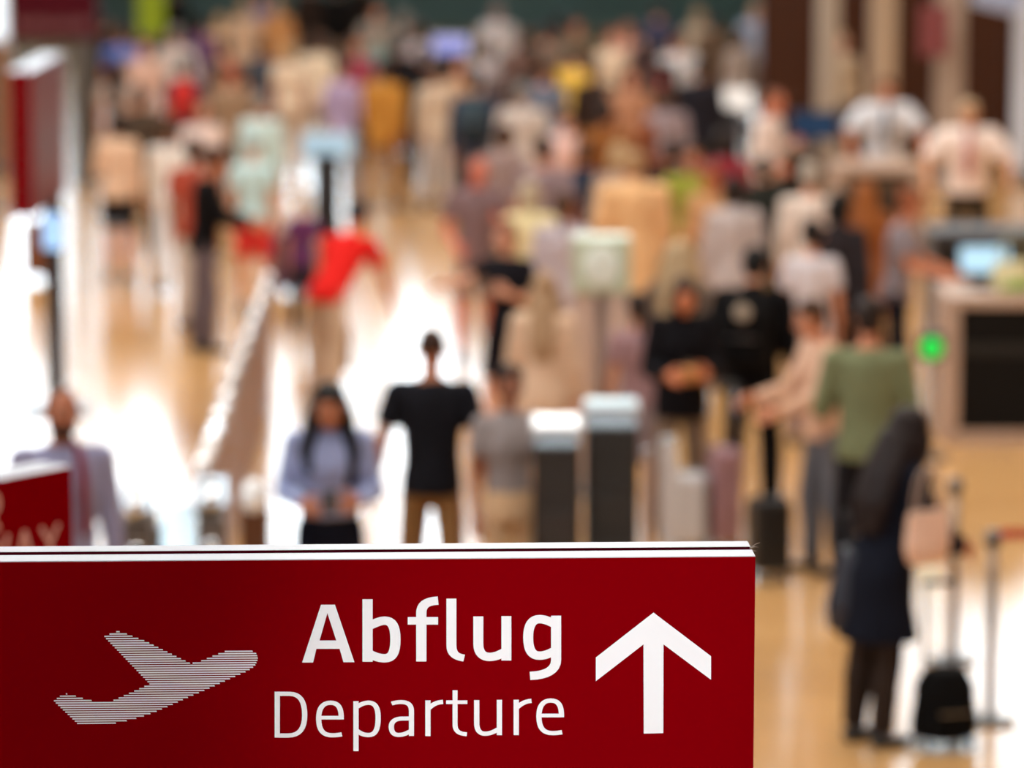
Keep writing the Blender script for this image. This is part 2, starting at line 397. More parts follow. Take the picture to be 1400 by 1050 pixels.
def box_sign(name, label, near, yaw, L, h, texts=(), posts=True, red=SIGNRED, thick=0.164, ends=False):
    """two-panel red sign; local x runs from 0 to L, face at y = 0 looking to -y, top edge at z = 0"""
    t = thing(name, label, 'sign', near, yaw)
    for y0, y1, fy in ((0.002, 0.073, 0.0), (0.094, thick, thick+0.002)):
        c = MB().box((L/2, (y0+y1)/2, -h/2), (L, y1-y0, h), bev=0.002).obj('panel', EDGEWHITE, t)
        MB().box((L/2, fy, -h/2), (L-0.002, 0.003, h-0.004)).obj('red_face', red, c)
        if ends:
            for ex in (-0.001, L+0.001): MB().box((ex, (y0+y1)/2, -h/2), (0.003, y1-y0-0.004, h-0.006)).obj('red_end', SIGNRED, c)
    MB().box((L/2, 0.0835, -h/2), (L-0.006, 0.0208, h-0.001)).obj('gap_filler', mat('gap_shade', (44, 0, 8), 0.7, spec=0.0), t)  # gap filled in dark red, standing in for shade between the panels
    if posts:
        for px in (0.2, L-0.2): MB().box((px, 0.083, (-h-near.z)/2+0.006), (0.08, 0.06, near.z-h), bev=0.008).obj('post', POSTGREY, t)
        MB().box((L/2, 0.083, -near.z+0.011), (L-0.2, 0.4, 0.02), bev=0.004).obj('base_plate', POSTGREY, t)
    return t
TXTPINK = mat('faded_white', (214, 160, 150), 0.6)
# the sign at the lower left, seen at an angle
far_c = atd(98, 637, 13.6); yw = R(90-38.5)
L2 = 1.5
org = far_c - V((math.cos(yw), math.sin(yw), 0))*L2
s2 = box_sign('direction_sign', 'dark red sign ending in the letter R, set at an angle beyond the departure sign', org, yw, L2, 0.75)
wN = wordw('RUNWAY', 0.125, 0.9)
word('RUNWAY', L2-0.075-wN+0.02, -0.20, 0.13, 0.75, s2, TXTPINK)
word('R', L2-0.075-0.39, -0.045, 0.135, 1.1, s2, TXTPINK)

# the sign end-on at the upper left, on its black pole
D3 = 27.5
p3 = atd(43, 97, D3)
s3 = box_sign('box_sign', 'dark red box sign seen from its narrow end, above a black pole', p3, R(90.0), 2.0, 1.05, posts=False, ends=True, red=mat('sign_gloss', (104, 30, 42), 0.3, noise=2, amt=0.05, spec=0.5))
pl = MB().box((1.85, 0.083, (-1.05-p3.z)/2+0.01), (0.13, 0.13, p3.z-1.05), bev=0.01).obj('pole', plastic((16, 16, 20), 0.35), s3)
MB().box((1.85, 0.083, -p3.z+0.012), (0.5, 0.5, 0.02), bev=0.005).obj('base_plate', plastic((16, 16, 20), 0.35), s3)
q = s3.matrix_basis.inverted() @ atd(72, 316, 29.2)
dsp = MB().box((q.x, q.y, q.z), (0.05, 0.17, 0.30), bev=0.012).obj('display_housing', plastic((22, 22, 26)), s3)
MB().box((q.x-0.028, q.y, q.z), (0.006, 0.14, 0.27)).obj('display', screen((150, 195, 245), 1.0), dsp)
# the upper-left sign, frontal
D4 = 47.0
p4 = atd(12, 55, D4); t4 = thing('hall_sign', 'dark red sign facing forward with a faint line of small lettering, above a grey pillar', 'sign', (p4.x, p4.y, 0))
w4 = 121/FPX*D4
MB().box((w4/2, 0.1, p4.z+0.5), (w4, 0.16, 1.0), bev=0.01).obj('panel', mat('sign_dark', (70, 6, 22), 0.5, spec=0.1), t4)
mb = MB(); rnd = random.Random(3); xx = 0.10
while xx < w4-0.12:
    ww = rnd.choice((0.045, 0.06, 0.07)); zc = p4.z+0.2
    mb.box((xx+0.008, 0.016, zc), (0.014, 0.006, 0.15)); mb.box((xx+ww-0.008, 0.016, zc-0.02), (0.014, 0.006, 0.11)); mb.box((xx+ww/2, 0.016, zc+rnd.choice((-0.05, 0.0, 0.04))), (ww, 0.006, 0.016)); xx += ww+0.03
mb.obj('lettering', mat('sign_text_dim', (150, 104, 110), 0.6), t4)
MB().box((0.85*w4-0.02, 0.12, p4.z/2), (26/FPX*D4, 0.2, p4.z), bev=0.02).obj('pillar', plastic((74, 70, 66), 0.5), t4)
# pinkish pennant sign on the third column
t5 = atd(1277, 42, 46.9)
t5o = thing('column_sign', 'small faded red sign projecting from the pale column over the staff', 'sign', t5)
MB().box((0, 0, 0), (0.36, 0.08, 0.62), bev=0.01).obj('panel', mat('sign_faded', (120, 54, 56), 0.5), t5o)
MB().box((0.06, 0.09, 0.2), (0.08, 0.12, 0.06)).obj('bracket', POSTGREY, t5o)
q = atd(4, 20, 44.0); lb = thing('light_box', 'glowing white light box at the upper left corner', 'light box', (q.x-0.14, 44.0, 0))
MB().box((0, 0, q.z+0.1), (0.42, 0.12, 0.78), bev=0.05).obj('housing', plastic((200, 204, 210), 0.3), lb)
MB().box((0, -0.062, q.z+0.1), (0.36, 0.01, 0.72), bev=0.003).obj('lit_face', screen((215, 232, 250), 1.1), lb)
MB().tube((0, 0, 0.02), (0, 0, q.z-0.28), 0.03).obj('post', POSTGREY, lb); MB().disc((0, 0, 0), 0.2, 0.02).obj('base', POSTGREY, lb)
q = atd(1366, -6, 46.6); db = thing('display_board', 'pale tilted display board hanging beside the bluish white column', 'display', q)
MB().box((0, 0, 0), (0.62, 0.07, 0.36), Euler((0, R(14), 0)), bev=0.012).obj('housing', plastic((196, 204, 220), 0.35), db)
MB().box((0, -0.037, 0), (0.56, 0.006, 0.30), Euler((0, R(14), 0))).obj('screen', plastic((150, 164, 196), 0.3), db)
MB().box((0.17, 0.5, 0.1), (0.06, 0.95, 0.05), bev=0.01).obj('bracket', POSTGREY, db)
q0, q1 = at(-70, 236, 0), at(12, 236, 0); cb = thing('cupboard', 'tall brown wooden cupboard at the far left edge behind the box sign', 'cupboard', ((q0.x+q1.x)/2, q0.y, 0))
cw = q1.x-q0.x
MB().box((0, 0.25, 0.86), (cw, 0.5, 1.6), bev=0.01).obj('carcass', wood((140, 104, 74)), cb)
MB().box((0, 0.27, 0.03), (cw-0.06, 0.44, 0.06)).obj('plinth', POSTGREY, cb)
for sx in (-1, 1):
    d_ = MB().box((sx*cw/4, -0.008, 0.88), (cw/2-0.02, 0.018, 1.5), bev=0.004).obj('door', wood((150, 112, 80)), cb)
    MB().box((sx*0.05, -0.03, 0.95), (0.015, 0.026, 0.18), bev=0.004).obj('handle', metal(), d_)
# lime banner
b0 = atd(207, 48, 60.0); bt = thing('banner', 'narrow lime green hanging banner far behind the crowd', 'banner', (b0.x, 60.0, b0.z))
MB().box((0, 0, 0.9), (0.42, 0.03, 1.8), bev=0.004).obj('cloth', cloth((150, 175, 50)), bt)
MB().box((0, 0, 1.82), (0.46, 0.05, 0.05), bev=0.01).obj('top_bar', POSTGREY, bt)
MB().box((0, 0.05, (1.84-b0.z)/2), (0.05, 0.05, 1.84+b0.z), bev=0.01).obj('pole', POSTGREY, bt)
MB().box((0, 0.05, -b0.z+0.012), (0.4, 0.4, 0.02)).obj('base_plate', POSTGREY, bt)

# ------------------------------------------------------------------ furniture of the hall
def monitor(loc, yaw, wd, hg, label, col, e, foot=0.0, tilt=0.0):
    t = thing('monitor', label, 'monitor', loc, yaw)
    rt = Euler((tilt, 0, 0))
    MB().box((0, 0, foot+hg/2), (wd, 0.05, hg), rt, bev=0.012).obj('housing', plastic((24, 25, 28)), t)
    MB().box((0, -0.027, foot+hg/2), (wd-0.03, 0.006, hg-0.03), rt).obj('screen', screen(col, e), t)
    MB().box((0, 0.03, foot/2+0.02), (0.06, 0.03, foot+0.04), bev=0.006).obj('stand', plastic((30, 30, 34)), t)
    MB().box((0, 0.02, 0.011), (0.24, 0.18, 0.018), bev=0.005).obj('foot', plastic((30, 30, 34)), t)
    return t
BEIGEW = wood((180, 154, 136), 0.45)
def counter(loc, wd, label, dep=0.75, hgt=1.09, front=(24, 20, 18), frame=BEIGEW, grp='check-in counters along the wall'):
    t = thing('check_in_counter', label, 'counter', loc, 0, grp)
    MB().box((wd/2, dep/2, hgt-0.04), (wd, dep, 0.08), bev=0.008).obj('worktop', frame, t)
    for x in (0.05, wd-0.05): MB().box((x, dep/2, (hgt-0.08)/2), (0.1, dep-0.02, hgt-0.08), bev=0.006).obj('side_panel', frame, t)
    MB().box((wd/2, 0.05, (hgt-0.08)/2+0.05), (wd-0.2, 0.04, hgt-0.18), bev=0.004).obj('front_panel', mat('dark_front', tuple(int(v*.8) for v in front), 0.5, spec=0.1), t)
    MB().box((wd/2, 0.03, 0.05), (wd-0.2, 0.04, 0.1)).obj('plinth', frame, t)
    MB().box((wd/2, 0.022, hgt*0.64), (wd-0.22, 0.018, 0.09), bev=0.003).obj('rail', mat('dark_rail', (36, 32, 28), 0.4, spec=0.2), t)
    return t
def counter_px(px0, px1, ytop, label, **k):
    a = at(px0, ytop, 1.09); b = at(px1, ytop, 1.09)
    return counter((a.x, a.y, 0), b.x-a.x, label, **k), a.y
c1, d1 = counter_px(1295, 1440, 406, 'check-in counter with pale wood frame and dark front, nearest the stanchions', dep=0.9)
c2, d2 = counter_px(1275, 1440, 318, 'dark check-in counter in front of the agent with the pink tie', frame=mat('dark_frame', (52, 46, 42), 0.4))
c3, d3 = counter_px(1142, 1262, 227, 'check-in counter in front of the agent with the blue tie', front=(96, 78, 62))
c4, d4 = counter_px(1040, 1130, 205, 'check-in counter left of the blue tie agent, behind the white shirt traveller', front=(40, 38, 40), frame=wood((110, 92, 76)))
q = at(1316, 365, 1.09); monitor((q.x, d1+0.5, 1.09), R(8), 0.40, 0.22, 'bright pale blue monitor on the nearest check-in counter', (165, 205, 230), 0.7, foot=0.11, tilt=R(-12))
q = at(1140, 232, 1.09); monitor((q.x, d4+0.35, 1.09), R(0), 0.5, 0.3, 'blue screened monitor on the counter left of the blue tie agent', (26, 62, 100), 0.06, foot=0.08)
def status_light(px, py, d, label):
    p = atd(px, py, d); t = thing('status_lamp', label, 'lamp', (p.x, d, 0))
    MB().disc((0, 0, 0), 0.14, 0.02).obj('base', POSTGREY, t)
    MB().tube((0, 0, 0.02), (0, 0, p.z-0.035), 0.02).obj('post', metal(), t)
    MB().box((0, 0, p.z+0.01), (0.19, 0.08, 0.20), bev=0.012).obj('housing', plastic((40, 40, 44)), t)
    mb = MB(); mb.ell((0, -0.045, p.z), (0.078, 0.025, 0.078)); mb.obj('lens', screen((8, 190, 66), 0.9), t, True)
status_light(1273, 475, 27.2, 'green glowing status lamp on a thin post beside the nearest counter')

def kiosk(px0, px1, ytop, htop, label, body, scr, e=0.9, tilt=78, dep=0.45, name='check_in_kiosk', slim=1.0, scr_l=0.33):
    a = at(px0, ytop, htop); b = at(px1, ytop, htop); wd = b.x-a.x
    t = thing(name, label, 'kiosk', ((a.x+b.x)/2, a.y, 0), 0)
    MB().box((0, dep/2, 0.03), (wd+0.01, dep+0.06, 0.06), bev=0.01).obj('base_plate', plastic((30, 30, 32)), t)
    MB().box((0, dep/2, (htop-0.14)/2+0.06), (wd*slim, dep*slim, htop-0.2), bev=0.02).obj('cabinet', plastic(body, 0.4), t)
    MB().box((0, dep*(1-slim)/2-0.004, htop*0.62), (wd*slim*0.72, 0.02, 0.16), bev=0.006).obj('printer_slot', plastic(tuple(int(v*1.4)+4 for v in body), 0.4), t)
    MB().box((0, dep*(1-slim)/2-0.004, htop*0.3), (wd*slim*0.8, 0.016, 0.5), bev=0.006).obj('service_door', plastic(tuple(int(v*0.7) for v in body), 0.35), t)
    rt = Euler((R(-tilt), 0, 0))
    h = MB().box((0, dep/2, htop-0.04), (wd+0.02*slim, 0.06, scr_l+0.05), rt, bev=0.012).obj('screen_housing', plastic((190, 194, 200), 0.3), t)
    n = rt.to_matrix() @ V((0, -0.033, 0))
    MB().box(V((0, dep/2, htop-0.04))+n, (wd-0.02, 0.006, scr_l), rt).obj('screen', screen(scr, e), h)
    return t
kiosk(729, 794, 582, 1.42, 'dark check-in kiosk with a glowing white screen, left one of a pair', (25, 20, 19), (240, 246, 252), 0.95, scr_l=0.20, tilt=82)
kiosk(801, 873, 556, 1.46, 'dark grey check-in kiosk with a pale blue screen, right one of a pair', (22, 19, 17), (180, 208, 220), 0.40, scr_l=0.13, tilt=82)
kiosk(410, 480, 198, 1.15, 'slim check-in kiosk with blue grey screen behind the red shorts traveller', (20, 22, 24), (140, 172, 195), 0.35, tilt=25, slim=0.5, scr_l=0.26)
kiosk(966, 1030, 136, 1.2, 'black kiosk with a broad white top near the white shirt traveller', (24, 24, 28), (225, 225, 225), 0.25, tilt=20, slim=0.5, scr_l=0.27)
kiosk(590, 640, 62, 1.5, 'tall black kiosk showing a blue and lilac screen at the far end', (20, 20, 26), (110, 120, 205), 0.35, tilt=20, scr_l=0.26)
def totem(px0, px1, ytop, z, label):
    a = at(px0, ytop, z); b = at(px1, ytop, z); wd = b.x-a.x
    t = thing('information_totem', label, 'totem', ((a.x+b.x)/2, a.y, 0))
    MB().box((0, 0.2, 0.02), (wd+0.1, 0.5, 0.04), bev=0.01).obj('base_plate', metal(), t)
    for x in (-wd/2+0.08, wd/2-0.08): MB().box((x, 0.2, z/2-0.1), (0.16, 0.3, z-0.24), bev=0.012).obj('upright', plastic((205, 180, 165)), t)
    MB().box((0, 0.24, z/2-0.15), (wd-0.32, 0.1, z-0.4), bev=0.006).obj('back_panel', plastic((196, 186, 186)), t)
    hd = MB().box((0, 0.17, z-0.19), (wd, 0.3, 0.38), bev=0.014).obj('header', plastic((190, 200, 172)), t)
    mb = MB(); mb.ell((0.0, 0.018, z-0.19), (0.13, 0.014, 0.15)); mb.obj('emblem', plastic((228, 236, 226)), hd, True)
totem(783, 862, 326, 1.76, 'tall pale information totem with a greenish white header in mid hall')

# barrier of walnut boards with a steel handrail, running away from the camera
b_near, b_far = at(276, 640, 1.0), at(366, 385, 1.0)
bar = thing('barrier', 'walnut board barrier with a shiny steel handrail running into the hall', 'barrier', (b_near.x, b_near.y, 0))
dv = b_far - b_near; dv.z = 0; BL = dv.length; bar.rotation_euler = (0, 0, math.atan2(dv.y, dv.x))
BW = wood((140, 98, 66), 0.45)
nb = 10
bdm = MB().box((0, 0, 0.5), (BL/nb-0.012, 0.05, 0.84), bev=0.006).mesh('panel')
for i in range(nb):
    o = link(bdm, 'panel', BW, bar); o.location = ((i+0.5)*BL/nb, 0.003*(i % 2), 0)
MB().tube((2.4, 0, 1.0), (BL, 0, 1.0), 0.03, 0.03, 16).obj('handrail', metal((150, 150, 152), 0.4), bar, True)
MB().cap((-0.02, 0, 1.0), (2.4, 0, 1.0), 0.045, 0.045, 16).obj('handrail_end', plastic((236, 238, 242), 0.15), bar, True)
for i in range(nb+1):
    MB().box((i*BL/nb, 0, 0.48), (0.03, 0.035, 0.97), bev=0.004).obj('post', metal((150, 148, 145), 0.3), bar)
for i in range(0, nb+1):
    MB().ell((i*BL/nb, 0, 1.03), (0.055, 0.05, 0.035)).obj('bracket', metal((245, 247, 250), 0.08), bar, True)
# access gates in the lower left
def gate(px, ytop, z, label, wing=True):
    a = at(px, ytop, z); t = thing('access_gate', label, 'gate', (a.x, a.y, 0), R(4), 'access gates beside the barrier')
    MB().box((0, 0.45, z/2-0.03), (0.15, 0.86, z-0.12), bev=0.03).obj('pedestal', metal((120, 112, 106), 0.3), t)
    MB().box((0, 0.45, z-0.05), (0.17, 0.88, 0.06), bev=0.02).obj('lid', metal((150, 152, 156), 0.3), t)
    MB().box((0, 0.45, 0.02), (0.18, 0.9, 0.04), bev=0.008).obj('plinth', plastic((40, 38, 36)), t)
    MB().tube((0, -0.04, z-0.02), (0, 0.12, z+0.06), 0.05, 0.045, 16).obj('scanner', metal((235, 240, 245), 0.1), t, True)
    MB().ell((0, -0.11, z-0.22), (0.045, 0.02, 0.045)).obj('indicator_ring', metal((240, 244, 248), 0.06), t, True)
    if wing:
        MB().box((0.20, 0.5, z-0.45), (0.19, 0.012, 0.75), bev=0.004).obj('glass_wing', glass((214, 224, 228)), t)
        MB().tube((0.10, 0.5, z-0.85), (0.10, 0.5, z-0.05), 0.02, 0.02, 10).obj('hinge_post', metal((225, 230, 235), 0.12), t, True)
gate(186, 694, 1.08, 'steel access gate with pale glass wing next to the bearded man')
gate(288, 686, 1.08, 'steel access gate standing at the near end of the handrail', wing=False)
a = at(346, 668, 1.16); t = thing('scanner_post', 'brown scanner post with bright white head left of the woman in pale blue', 'scanner', (a.x, a.y, 0))
MB().box((0, 0.12, 0.53), (0.14, 0.2, 1.02), bev=0.02).obj('cabinet', wood((92, 56, 34)), t)
MB().box((0, 0.12, 0.012), (0.2, 0.26, 0.024), bev=0.006).obj('base_plate', POSTGREY, t)
mb = MB(); mb.ell((0, 0.08, 1.10), (0.075, 0.085, 0.10)); mb.obj('scanner_head', plastic((240, 243, 246), 0.12), t, True)
# pale divider panels right of the kiosks
def divider(px0, px1, ytop, z, col, label):
    a = at(px0, ytop, z); b = at(px1, ytop, z); wd = b.x-a.x
    t = thing('divider_panel', label, 'divider', ((a.x+b.x)/2, a.y, 0))
    MB().box((0, 0, z/2+0.02), (wd, 0.05, z-0.04), bev=0.012).obj('panel', plastic(col, 0.3), t)
    MB().box((0, 0, 0.015), (wd+0.06, 0.26, 0.03), bev=0.006).obj('foot', metal(), t)
    MB().tube((-wd/2, 0, z), (wd/2, 0, z), 0.02, 0.02, 10).obj('top_rail', metal(), t, True)
divider(879, 891, 618, 1.13, (190, 165, 158), 'narrow beige divider panel right beside the pair of kiosks')
divider(903, 926, 602, 1.18, (214, 212, 214), 'white divider panel between the kiosks and suitcases')
# stanchions
def stanchion(px, pybase, label, ztop, head=(90, 88, 88)):
    p = at(px, pybase, 0); t = thing('stanchion', label, 'stanchion', p, 0, 'queue stanchions by the counter')
    MB().disc((0, 0, 0), 0.13, 0.02, 28).obj('base', metal((120, 112, 104), 0.35), t)
    MB().tube((0, 0, 0.02), (0, 0, ztop-0.07), 0.026, 0.026, 14).obj('post', metal((140, 124, 112), 0.35), t, True)
    MB().tube((0, 0, ztop-0.08), (0, 0, ztop), 0.038, 0.038, 16).obj('belt_head', plastic(head, 0.35), t, True)
    return t, p
st1, p1 = stanchion(1353, 988, 'steel queue stanchion with a red belt, right beside the black suitcase', 1.0)
st2, p2 = stanchion(1302, 905, 'steel queue stanchion farther back behind the black suitcase', 1.02)
MB().box((0.055, -0.01, 0.985), (0.04, 0.02, 0.055), bev=0.004).obj('belt_clip', plastic((190, 60, 50)), st1)
MB().box((0.6, 0.0, 0.985), (1.1, 0.004, 0.05)).obj('belt', cloth((190, 70, 55)), st1)

# ------------------------------------------------------------------ people
def remesh(mb, voxel, smooth=2, ratio=None, name='m'):
    me = mb.mesh(name); o = bpy.data.objects.new('tmp', me); COL.objects.link(o)
    m = o.modifiers.new('r', 'REMESH'); m.mode = 'VOXEL'; m.voxel_size = voxel; m.use_smooth_shade = True
    if smooth:
        k = o.modifiers.new('s', 'SMOOTH'); k.factor = 0.5; k.iterations = smooth
    if ratio:
        k = o.modifiers.new('d', 'DECIMATE'); k.ratio = ratio
    dg = bpy.context.evaluated_depsgraph_get()
    r = bpy.data.meshes.new_from_object(o.evaluated_get(dg)); r.name = name
    bpy.data.objects.remove(o); bpy.data.meshes.remove(me)
    r.polygons.foreach_set('use_smooth', [True]*len(r.polygons)); r.materials.clear()
    return r

# a pose: lean (forward), roll (sideways), head (pitch, yaw), arms and legs as direction pairs for the person's left (+x) and right (-x)
HANG = ((0.16, 0.02, -1), (0.05, -0.22, -1))
POSES = {
 'stand': dict(al=HANG, ar=HANG, ll=((0.07, 0, -1), (0.02, 0.04, -1)), lr=((0.07, 0, -1), (0.02, 0.04, -1))),
 'walk': dict(lean=4, al=((0.14, -0.32, -1), (0.02, -0.65, -1)), ar=((0.14, 0.35, -1), (0.04, 0.1, -1)), ll=((0.04, 0.28, -1), (0.0, 0.5, -1)), lr=((0.04, -0.35, -1), (0.0, -0.02, -1))),
 'phone': dict(lean=3, head=(20, 0), al=((0.20, -0.05, -1), (-0.36, -0.9, -0.02)), ar=((0.20, -0.02, -1), (-0.33, -0.92, -0.08)), ll=((0.07, 0, -1), (0.02, 0.04, -1)), lr=((0.09, -0.08, -1), (0.02, 0.1, -1)), curl=48),
 'reach': dict(lean=8, head=(10, 0), al=((0.1, -0.9, -0.55), (0.0, -1, -0.05)), ar=((0.1, -0.75, -0.75), (0.0, -1, 0.0)), ll=((0.06, 0.05, -1), (0.0, 0.12, -1)), lr=((0.06, -0.12, -1), (0.0, 0.05, -1))),
 'give': dict(lean=5, head=(12, 0), al=((0.12, -0.45, -0.85), (-0.05, -1, -0.32)), ar=((0.12, -0.38, -0.9), (-0.05, -1, -0.2)), ll=((0.06, 0.05, -1), (0.0, 0.12, -1)), lr=((0.06, -0.12, -1), (0.0, 0.05, -1)), curl=30),
 'bend': dict(lean=45, head=(-12, 0), al=((0.22, -0.35, -1), (0.1, -0.5, -1)), ar=((0.30, -0.3, -1), (0.05, -0.5, -1)), ll=((0.08, -0.22, -1), (0.02, 0.25, -1)), lr=((0.08, 0.12, -1), (0.02, 0.22, -1))),
 'armsout': dict(al=((0.30, 0.05, -1), (0.22, -0.12, -1)), ar=((0.26, 0.05, -1), (0.24, -0.15, -1)), ll=((0.09, -0.12, -1), (0.02, 0.12, -1)), lr=((0.09, 0.1, -1), (0.02, 0.28, -1))),
 'counter': dict(lean=8, head=(10, 0), al=((0.58, -0.22, -0.85), (0.02, -0.62, -0.7)), ar=((0.58, -0.22, -0.85), (0.02, -0.62, -0.7)), ll=((0.07, 0, -1), (0.02, 0.06, -1)), lr=((0.07, 0, -1), (0.02, 0.06, -1))),
 'carry': dict(al=((0.2, -0.08, -1), (-0.3, -0.55, 0.75)), ar=HANG, ll=((0.07, -0.15, -1), (0.02, 0.08, -1)), lr=((0.07, 0.15, -1), (0.02, 0.3, -1))),
 'point': dict(head=(8, 0), al=((0.22, -0.1, -1), (-0.3, -0.85, 0.35)), ar=((0.35, -0.85, -0.42), (0.15, -1, 0.02)), ll=((0.08, 0, -1), (0.02, 0.05, -1)), lr=((0.08, -0.12, -1), (0.02, 0.06, -1))),
 'pull': dict(al=((0.14, -0.2, -1), (0.02, -0.4, -1)), ar=((0.22, 0.35, -1), (0.1, 0.25, -1)), ll=((0.05, 0.2, -1), (0.0, 0.42, -1)), lr=((0.05, -0.3, -1), (0.0, 0.0, -1)), curl=55),
 'holdlean': dict(lean=13, head=(14, 8), al=((0.25, -0.1, -1), (-0.35, -0.8, 0.1)), ar=((0.22, -0.12, -1), (-0.1, -0.85, -0.35)), ll=((0.05, 0.06, -1), (0.0, 0.12, -1)), lr=((0.05, 0.02, -1), (0.0, 0.1, -1)), curl=50),
 'hold': dict(lean=2, head=(14, 8), al=((0.25, 0.0, -1), (-0.35, -0.8, 0.28)), ar=((0.22, 0.06, -1), (-0.1, -0.75, -0.42)), ll=((0.08, 0, -1), (0.02, 0.05, -1)), lr=((0.1, -0.05, -1), (0.03, 0.08, -1)), curl=50),
}
TM = [(0.82,.150,.108,0),(0.90,.166,.118,.006),(0.98,.160,.110,.002),(1.08,.148,.102,0),(1.18,.158,.108,0),(1.28,.174,.116,0),(1.36,.180,.110,.006),(1.42,.165,.090,.012),(1.46,.108,.068,.014),(1.50,.060,.056,.012)]
TF = [(0.82,.158,.112,.004),(0.90,.172,.122,.008),(0.98,.156,.108,.002),(1.08,.128,.094,0),(1.18,.134,.100,-.004),(1.27,.148,.122,-.012),(1.35,.152,.108,0),(1.41,.142,.086,.010),(1.45,.096,.064,.014),(1.49,.052,.050,.012)]
class Skel:
    def __init__(s, sex, pose):
        p = POSES[pose]; s.sex, s.p = sex, p
        s.hip = V((0, 0, 0.90)); a = R(p.get('lean', 0)); b = R(p.get('roll', 0))
        s.T = Matrix.Rotation(b, 3, 'Y') @ Matrix.Rotation(a, 3, 'X')
        s.sh = {}; s.el = {}; s.wr = {}; s.hd = {}; s.kn = {}; s.an = {}; s.hj = {}
        sw = 0.187 if sex == 'm' else 0.160
        for sd, arm, leg in ((1, 'al', 'll'), (-1, 'ar', 'lr')):
            u, f = (V((d[0]*sd, d[1], d[2])).normalized() for d in p[arm])
            s.sh[sd] = s.t((sd*sw, 0.012, 1.405)); s.el[sd] = s.sh[sd] + u*0.285; s.wr[sd] = s.el[sd] + f*0.25; s.hd[sd] = f
            th, sn = (V((d[0]*sd, d[1], d[2])).normalized() for d in p[leg])
            s.hj[sd] = V((sd*0.080, 0, 0.90)); s.kn[sd] = s.hj[sd] + th*0.42; s.an[sd] = s.kn[sd] + sn*0.41
        s.dz = 0.07 - min(s.an[1].z, s.an[-1].z)
        hp, hy = p.get('head', (0, 0))
        s.nk = s.t((0, 0.014, 1.50)); s.H = Matrix.Rotation(a*0.55 + R(hp), 3, 'X') @ Matrix.Rotation(R(hy), 3, 'Z')
        if sex == 'm': s.hc = s.nk + s.H @ V((0, -0.034, 0.137))
        else: s.hc = s.nk + s.H @ V((0, -0.034, 0.135))
    def t(s, p): return s.hip + s.T @ (V(p) - s.hip)
    def h(s, p): return s.hc + s.H @ V(p)
    def torso(s, mb, z0, z1, g):
        rings = []
        prof = TM if s.sex == 'm' else TF
        def at_(z):
            for i in range(len(prof)-1):
                a, b = prof[i], prof[i+1]
                if a[0] <= z <= b[0]:
                    k = (z-a[0])/(b[0]-a[0]); return [a[j]+(b[j]-a[j])*k for j in range(4)]
            return list(prof[0] if z < prof[0][0] else prof[-1])
        zz = sorted({z0, z1} | {r[0] for r in prof if z0 < r[0] < z1})
        for z in zz:
            _, w_, d_, yo = at_(z); bend = 1.0 if z > 0.98 else max(0, (z-0.80)/0.18)
            c = s.hip + (s.T @ (V((0, yo, z)) - s.hip))*bend + (V((0, yo, z)) - s.hip)*(1-bend)
            w_ *= 0.94 if z > 1.0 else 0.91
            rings.append((c, s.T @ V((w_+g, 0, 0)), s.T @ V((0, d_+g, 0))))
        mb.loft(rings, 20)
    def shift(s, me): me.transform(Matrix.Translation((0, 0, s.dz))); return me
_SK = {}
def sk(sex, pose):
    if (sex, pose) not in _SK: _SK[(sex, pose)] = Skel(sex, pose)
    return _SK[(sex, pose)]
def hand(mb, k, sd):
    w_, d = k.wr[sd], k.hd[sd]
    t = V((-sd*0.35, -0.7, 0.65)); t = (t - d*t.dot(d)).normalized(); n = d.cross(t)*sd
    curl = k.p.get('curl', 22)
    for i, (off, ln, r) in enumerate(((0.033, .072, .0083), (0.011, .080, .0085), (-0.011, .075, .0082), (-0.032, .058, .0074))):
        base = w_ + d*0.092 + t*off
        mb.cap(w_ + d*0.012 + t*off*0.55, base, 0.015, 0.0115, 8)
        q, ang = base, curl*0.4
        spread = t*(off*0.9)
        for frac in (0.45, 0.31, 0.24):
            dd = (d*math.cos(R(ang)) + n*math.sin(R(ang)) + spread).normalized()
            q2 = q + dd*ln*frac; mb.cap(q, q2, r, r*0.93, 8); q, r = q2, r*0.93; ang += curl
    b0 = w_ + d*0.025 + t*0.026; b1 = b0 + (d*0.55 + t*0.72 + n*0.30).normalized()*0.045; b2 = b1 + (d*0.85 + t*0.28 + n*0.40).normalized()*0.032; b3 = b2 + (d*0.95 + n*0.35).normalized()*0.024
    mb.cap(b0, b1, 0.0150, 0.0115, 8); mb.cap(b1, b2, 0.0112, 0.0098, 8); mb.cap(b2, b3, 0.0098, 0.0082, 8)
_C = {}
